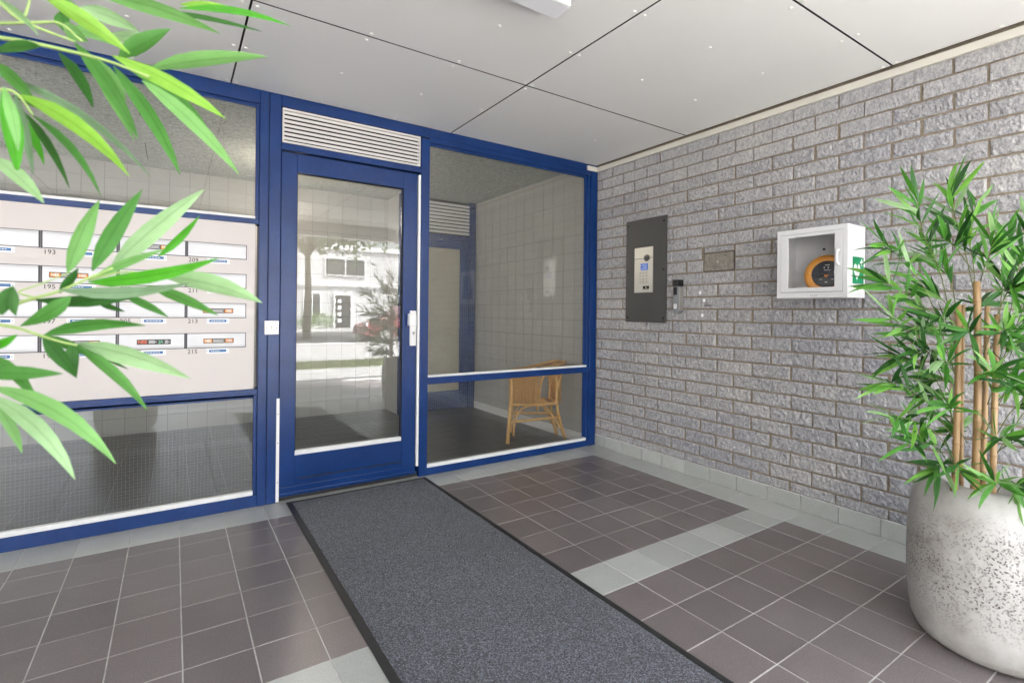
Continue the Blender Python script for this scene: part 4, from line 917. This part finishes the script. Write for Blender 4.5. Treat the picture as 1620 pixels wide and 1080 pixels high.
# inner door with louvre
IDR = thing('inner_door', 'inner blue door frame with louvre and obscured glass at the back of the hall', 'door', (2.52, YB2, 0))
for a in ((2.05, 2.13), (2.90, 2.985)): box('post', a[0], a[1], YB2, YB2+0.07, 0, ZH-0.002, M['blue'], IDR, 0.003)
box('transom', 2.1305, 2.8995, YB2+0.002, YB2+0.07, 1.965, 2.015, M['blue'], IDR, 0.003)
for a in ((2.1305, 2.24), (2.79, 2.8995)): box('stile', a[0], a[1], YB2+0.012, YB2+0.06, 0.01, 1.964, M['blue'], IDR, 0.003)
box('top_rail', 2.2405, 2.7895, YB2+0.013, YB2+0.06, 1.86, 1.964, M['blue'], IDR, 0.003); box('bottom_rail', 2.2405, 2.7895, YB2+0.013, YB2+0.06, 0.01, 0.22, M['blue'], IDR, 0.003)
box('obscured_pane', 2.2405, 2.7895, YB2+0.03, YB2+0.04, 0.2205, 1.8595, M['obscure'], IDR)
for k in range(9): 
    z = 2.03+k*0.040; mesh('slat', [(2.1305, YB2+0.004, z), (2.8995, YB2+0.004, z), (2.8995, YB2+0.004, z+0.026), (2.1305, YB2+0.004, z+0.026), (2.1305, YB2+0.05, z+0.02), (2.8995, YB2+0.05, z+0.02), (2.8995, YB2+0.05, z+0.038), (2.1305, YB2+0.05, z+0.038)],
                           [(0, 1, 2, 3), (3, 2, 6, 7), (4, 7, 6, 5), (0, 4, 5, 1), (0, 3, 7, 4), (1, 5, 6, 2)], M['grille'], IDR)
box('backing', 2.1305, 2.8995, YB2+0.055, YB2+0.065, 2.0155, ZH-0.003, M['black'], IDR)
tag(box('hall_skirting', 2.978, 2.9955, YF+FD+0.003, YB2-0.002, 0.0, 0.075, M['grille']), kind='structure')
tag(box('porch_light_block_wall', -2.75, -2.605, -6.0, YF+FD, 0, 3.6, M['plaster']), 'unseen plastered wall left of the porch, lengthened and raised to block light from the left', 'wall')  # unseen; runs past the porch and above it to hold back left skylight

# the lit hall lamp whose warm glow shows on the ceiling and rear wall near the door
HL = thing('hall_lamp', 'round warm-lit lamp on the hall ceiling behind the door frame', 'lamp', (0.72, 4.70, ZH))
hb_ = MB(); hb_.lathe([(0.0, -0.012), (0.15, -0.012), (0.155, -0.001)], (0.72, 4.70, ZH), 32); hb_.obj('base', M['lampwhite'], HL, True)
hd = MB(); hd.lathe([(0.13, -0.013), (0.128, -0.04), (0.10, -0.062), (0.05, -0.074), (0.0, -0.077)], (0.72, 4.70, ZH), 32)
te = NT('warm_lamp_diffuser'); te.b.inputs['Base Color'].default_value = (0.8, 0.75, 0.65, 1); te.b.inputs['Emission Color'].default_value = (1, 0.78, 0.52, 1); te.b.inputs['Emission Strength'].default_value = 0.5
hd.obj('diffuser', te.m, HL, True)
pl_ = bpy.data.lights.new('hall_lamp_light', 'POINT'); pl_.energy = 2.1; pl_.color = (1, 0.88, 0.74); pl_.shadow_soft_size = 0.10
plo = bpy.data.objects.new('hall_lamp_light', pl_); col.objects.link(plo); plo.location = (0.90, 4.75, ZH-0.42)
# rattan chair, facing left, its back to the side wall
CH = thing('rattan_chair', 'honey-coloured rattan tub chair standing in the hall behind the right window', 'chair', (2.68, 3.86, 0))
FN, RN, FF, RF = Vector((2.405, 3.665, 0)), Vector((2.945, 3.545, 0)), Vector((2.655, 4.0, 0)), Vector((2.975, 3.70, 0))
def CP(u, v, z): return FN.lerp(RN, u).lerp(FF.lerp(RF, u), v)+Vector((0, 0, z))         # u: front(0)-rear(1), v: near(0)-far(1)
def rod(name, pts, r, parent=CH, mat='rattan', n=8): b = MB(); b.tube(crom(pts, 5), r, n); return b.obj(name, M[mat], parent, True)
for v in (0, 1):
    s_ = 1 if v else -1
    rod('leg', [CP(0, v, 0), CP(0.03, v, 0.20), CP(0.05, v, 0.40), CP(0.045, v, 0.60)], 0.0165)
    rod('leg', [CP(1.0, v, 0), CP(0.90, v, 0.17), CP(0.845, v, 0.33), CP(0.87, v, 0.48), CP(0.93, v, 0.60)], 0.0155)
    rod('seat_rail', [CP(0.05, v, 0.335), CP(0.45, v, 0.325), CP(0.85, v, 0.322)], 0.015)
    rod('stretcher', [CP(0.03, v, 0.185), CP(0.45, v, 0.19), CP(0.88, v, 0.195)], 0.012)
    rod('brace', [CP(0.10, v, 0.06), CP(0.12, v, 0.20), CP(0.25, v, 0.295), CP(0.45, v, 0.315), CP(0.64, v, 0.295), CP(0.80, v, 0.19), CP(0.90, v, 0.10)], 0.0095)
    rod('arm_loop', [CP(0.50, v, 0.27), CP(0.535, v, 0.42), CP(0.58, v, 0.545), CP(0.66, v, 0.585), CP(0.76, v, 0.58), CP(0.83, v, 0.53), CP(0.85, v, 0.42)], 0.0115)
rod('stretcher', [CP(0.03, 0, 0.20), CP(0.03, 1, 0.20)], 0.011); rod('stretcher', [CP(0.88, 0, 0.21), CP(0.88, 1, 0.21)], 0.011); rod('seat_rail', [CP(0.05, 0, 0.335), CP(0.05, 1, 0.335)], 0.014); rod('seat_rail', [CP(0.86, 0, 0.325), CP(0.86, 1, 0.325)], 0.014)
b = MB(); g = [CP(u, v, 0.345-0.02*math.sin(math.pi*u)) for v in (0, 0.5, 1) for u in (0.04, 0.3, 0.6, 0.87)]; g2 = [p-Vector((0, 0, 0.012)) for p in g]
b.add(g+g2, [(r*4+c, r*4+c+1, (r+1)*4+c+1, (r+1)*4+c) for r in range(2) for c in range(3)]+[(12+r*4+c, 12+(r+1)*4+c, 12+(r+1)*4+c+1, 12+r*4+c+1) for r in range(2) for c in range(3)]); b.obj('seat', M['weave'], CH)
# tub: a woven band from the front posts round the back, with a broad rolled rim
pathuv = [(0.045, 0.0), (0.25, -0.02), (0.50, -0.03), (0.75, -0.02), (0.90, 0.06), (0.94, 0.28), (0.95, 0.5), (0.94, 0.72), (0.90, 0.94), (0.75, 1.02), (0.50, 1.03), (0.25, 1.02), (0.045, 1.0)]
PA = crom([(u, v, 0) for u, v in pathuv], 5)
def topz(u): return 0.595+0.105*max(0, min(1, u))**1.4
def side_panel(lo, hi, name):
    V = []; n = hi-lo
    for i in range(lo, hi): u, v = PA[i].x, PA[i].y; V += [CP(u, v, 0.335), CP(u*1.0, v, (0.335+topz(u))/2), CP(u*1.02, v, topz(u))]
    V2 = [p+Vector((0.0, 0.006, 0)) for p in V]; N = len(V); F = []
    for i in range(n-1):
        for k in range(2): a = i*3+k; F += [(a, a+3, a+4, a+1), (N+a, N+a+1, N+a+4, N+a+3)]
    return mesh(name, V+V2, F, M['weave'], CH, True)
ntot = len(PA); side_panel(0, 11, 'side_weave'); side_panel(20, ntot-20, 'back_weave'); side_panel(ntot-11, ntot, 'side_weave')
st = MB()
for i in list(range(0, 11))+list(range(20, ntot-20)):
    for f_ in (0, 0.5):
        j = min(i+1, ntot-1); p = PA[i].lerp(PA[j], f_); lo = CP(p.x, p.y, 0.33)-Vector((0, 0.004, 0)); hi = CP(p.x*1.02, p.y, topz(p.x))-Vector((0, 0.004, 0)); st.tube([lo, lo.lerp(hi, .5), hi], 0.0045, 5)
st.obj('wicker_stakes', M['rattan'], CH, True, kind='stuff')
rm = MB(); prof = []
for i in range(ntot):
    u, v = PA[i].x, PA[i].y; z = topz(u)+0.012; o_ = Vector((0, 0, 0)); c = CP(0.5, 0.5, 0); q = CP(u*1.03, v, z); dr_ = (Vector((q.x, q.y, 0))-Vector((c.x, c.y, 0))).normalized(); wd = 0.016+0.03*max(0, min(1, u))
    prof.append((q-dr_*0.012, q+dr_*wd-Vector((0, 0, 0.012)), q+dr_*wd*0.8-Vector((0, 0, 0.035)), q-dr_*0.012-Vector((0, 0, 0.022))))
V = [p for r_ in prof for p in r_]; F = [(i*4+k, (i+1)*4+k, (i+1)*4+(k+1) % 4, i*4+(k+1) % 4) for i in range(ntot-1) for k in range(4)]+[(0, 1, 2, 3), tuple(4*(ntot-1)+k for k in (3, 2, 1, 0))]
mesh('rolled_rim', V, F, M['weave'], CH, True)

# ================================================================== THE STREET (mirrored in the panes)
tag(box('ground', -150, 150, -150, 150, -0.6, -0.13, M['paving']), kind='structure')
tag(box('pavement', -40, 40, -11.4, -2.151, -0.129, -0.012, M['paving']), kind='structure')
tag(box('road', -60, 60, -22, -11.8, -0.128, -0.06, M['asphalt']), kind='structure'); tag(box('kerb', -60, 60, -11.79, -11.41, -0.127, -0.002, M['plaster']), kind='structure')
tag(box('far_pavement', -60, 60, -28, -22.01, -0.128, -0.01, M['paving']), kind='structure')
gr = MB(); rg = random.Random(9)
for k in range(5200):
    x, y = rg.uniform(0.4, 9), rg.uniform(-5.3, -3.8); h = rg.uniform(.03, .08); a = rg.uniform(0, 6.28); dx, dy = .012*math.cos(a), .012*math.sin(a)
    gr.add([(x-dx, y-dy, -.012), (x+dx, y+dy, -.012), (x+dy*2, y+dx*2, -.012+h)], [(0, 1, 2)])
gr.box(0.4, 9, -5.3, -3.8, -0.03, -0.006); gr.obj('grass', M['grass'], kind='stuff')
HY = -28.0
def house(x0, x1, label, door_x, wins):
    t = thing('row_house', label, 'house', ((x0+x1)/2, HY, 0)); box('wall', x0+0.01, x1-0.01, HY-8, HY, -0.01, 5.5, M['housewhite'], t)
    for z in (2.75, 5.2): box('cornice', x0+0.02, x1-0.02, HY+0.002, HY+0.10, z, z+0.22, M['winframe'], t)
    d = box('door', door_x, door_x+1.0, HY+0.002, HY+0.08, 0.0, 2.15, M['doorblack'], t)
    for k in range(4): box('door_pane', door_x+0.15, door_x+0.40, HY+0.081, HY+0.09, 0.35+k*0.43, 0.60+k*0.43, M['winframe'], d)
    box('door_window', door_x+0.55, door_x+0.80, HY+0.081, HY+0.09, 0.3, 1.95, M['darkpane'], d)
    box('door_frame', door_x-0.12, door_x-0.002, HY+0.002, HY+0.12, 0, 2.3, M['winframe'], t); box('door_frame', door_x+1.002, door_x+1.12, HY+0.002, HY+0.12, 0, 2.3, M['winframe'], t); box('door_frame', door_x-0.001, door_x+1.001, HY+0.002, HY+0.12, 2.152, 2.3, M['winframe'], t)
    for a, b, c, e in wins:
        f = box('window', a, b, HY+0.002, HY+0.07, c, e, M['winframe'], t); m_ = (a+b)/2
        for p, q in ((a+0.08, m_-0.04), (m_+0.04, b-0.08)): box('pane', p, q, HY+0.071, HY+0.08, c+0.08, e-0.08, M['darkpane'], f)
    r_ = MB(); 
    for k in range(int((x1-x0)/0.14)): r_.box(x0+0.05+k*0.14, x0+0.08+k*0.14, HY-0.1, HY-0.07, 5.5, 6.4)
    r_.box(x0+0.03, x1-0.03, HY-0.11, HY-0.06, 6.401, 6.46); r_.obj('terrace_railing', M['darkgrey'], t)
house(0.6, 6.6, 'white two-storey row house mirrored at the left of the door glass', 5.0, [(1.2, 3.6, 0.8, 2.2), (1.4, 4.6, 3.5, 4.6)])
house(6.6, 12.6, 'white two-storey row house with a black front door mirrored in the door glass', 8.9, [(6.9, 8.0, 0.7, 2.3), (8.2, 10.9, 3.45, 4.65)])
house(12.6, 18.6, 'white two-storey row house mirrored right of the potted bamboo', 16.6, [(13.2, 15.6, 0.8, 2.2), (13.4, 16.6, 3.5, 4.6)])
house(18.6, 24.6, 'white two-storey row house at the far right end of the terrace', 20.2, [(21.9, 23.6, 0.8, 2.2), (19.4, 22.6, 3.5, 4.6)])
# hedge before the houses
def leafball(name, label, cat, c, r3, n, size, mat, trunk=None, group=None):
    t = thing(name, label, cat, (c[0], c[1], 0 if not trunk else 0), group); rr_ = random.Random(hash((round(c[0]*10), n)) & 0xffff); b = MB()
    cl = [Vector((c[0]+r3[0]*rr_.uniform(-.75, .75), c[1]+r3[1]*rr_.uniform(-.75, .75), c[2]+r3[2]*rr_.uniform(-.7, .75))) for _ in range(14)]
    for k in range(n):
        q = rr_.choice(cl); p = q+Vector([rr_.gauss(0, .26)*r3[i] for i in range(3)])
        a = Vector([rr_.uniform(-1, 1) for _ in range(3)]).normalized()*size; e = a.cross(Vector([rr_.uniform(-1, 1) for _ in range(3)])).normalized()*size*.5
        b.add([p-a, p+e, p+a, p-e], [(0, 1, 2, 3)])
    b.obj('crown' if trunk else 'foliage', mat, t, kind='stuff')
    if trunk:
        x, y, z, r_ = trunk; q = MB(); q.tube([(x, y, -.05), (x+.06, y, z*.5), (x, y+.05, z)], [r_, r_*.8, r_*.6], 10); tr_ = q.obj('trunk', M['bark'], t, True)
        for k in range(6): a = k*1.05; l_ = MB(); l_.tube([(x, y+.05, z*.8), (x+math.cos(a)*r3[0]*.35, y+math.sin(a)*r3[1]*.35, z+.6), (x+math.cos(a)*r3[0]*.7, y+math.sin(a)*r3[1]*.7, z+1.4)], [r_*.4, r_*.25, r_*.08], 6); l_.obj('limb', M['bark'], tr_, True)
    return t
leafball('hedge', 'clipped green hedge before the row house left of its black door', 'hedge', (7.4, -26.8, 0.55), (1.2, .5, .55), 900, .07, M['treeleaf'])
leafball('tree', 'broad green street tree in front of the row houses', 'tree', (5.9, -15.5, 5.6), (3.0, 2.4, 1.7), 4200, .15, M['treeleaf'], (4.6, -15.8, 4.2, .16))
# red car
CR = thing('parked_car', 'red hatchback parked at the kerb, mirrored behind the potted bamboo', 'car', (7.8, -12.9, -.06))
prof = [(0, .30), (.05, .62), (.75, .86), (1.05, .95), (1.75, 1.42), (2.9, 1.47), (3.55, 1.05), (3.85, .90), (3.95, .35), (3.6, .22), (.4, .22)]
def car_slab(name, pr, y0, y1, mat, parent): n = len(pr); return mesh(name, [(5.9+x, y0, z-.06) for x, z in pr]+[(5.9+x, y1, z-.06) for x, z in pr], [tuple(range(n)), tuple(range(2*n-1, n-1, -1))]+[(i, n+i, n+(i+1) % n, (i+1) % n) for i in range(n)], mat, parent)
car_slab('body', prof, -13.7, -12.05, M['carred'], CR)
for pr in ([(1.22, .98), (1.80, 1.36), (2.25, 1.38), (2.25, .98)], [(2.32, .98), (2.32, 1.38), (2.85, 1.38), (3.35, 1.02)]): car_slab('side_window', pr, -12.049, -12.04, M['darkpane'], CR)
for x in (.75, 3.15):
    for y in (-13.72, -12.03):
        wh = cyl('wheel', (5.9+x, y-.1 if y > -13 else y, .25), (0, 1, 0), .31, .12, M['blackplastic'], CR, 20); cyl('rim', (5.9+x, y+.021 if y > -13 else y-.02, .25), (0, 1, 0), .19, .02 if y > -13 else .019, M['alu'], wh, 12)
for x in (.03, 3.90): box('lamp', 5.9+x, 5.9+x+.06, -12.4, -12.06, .58, .70, M['label_white'], CR)
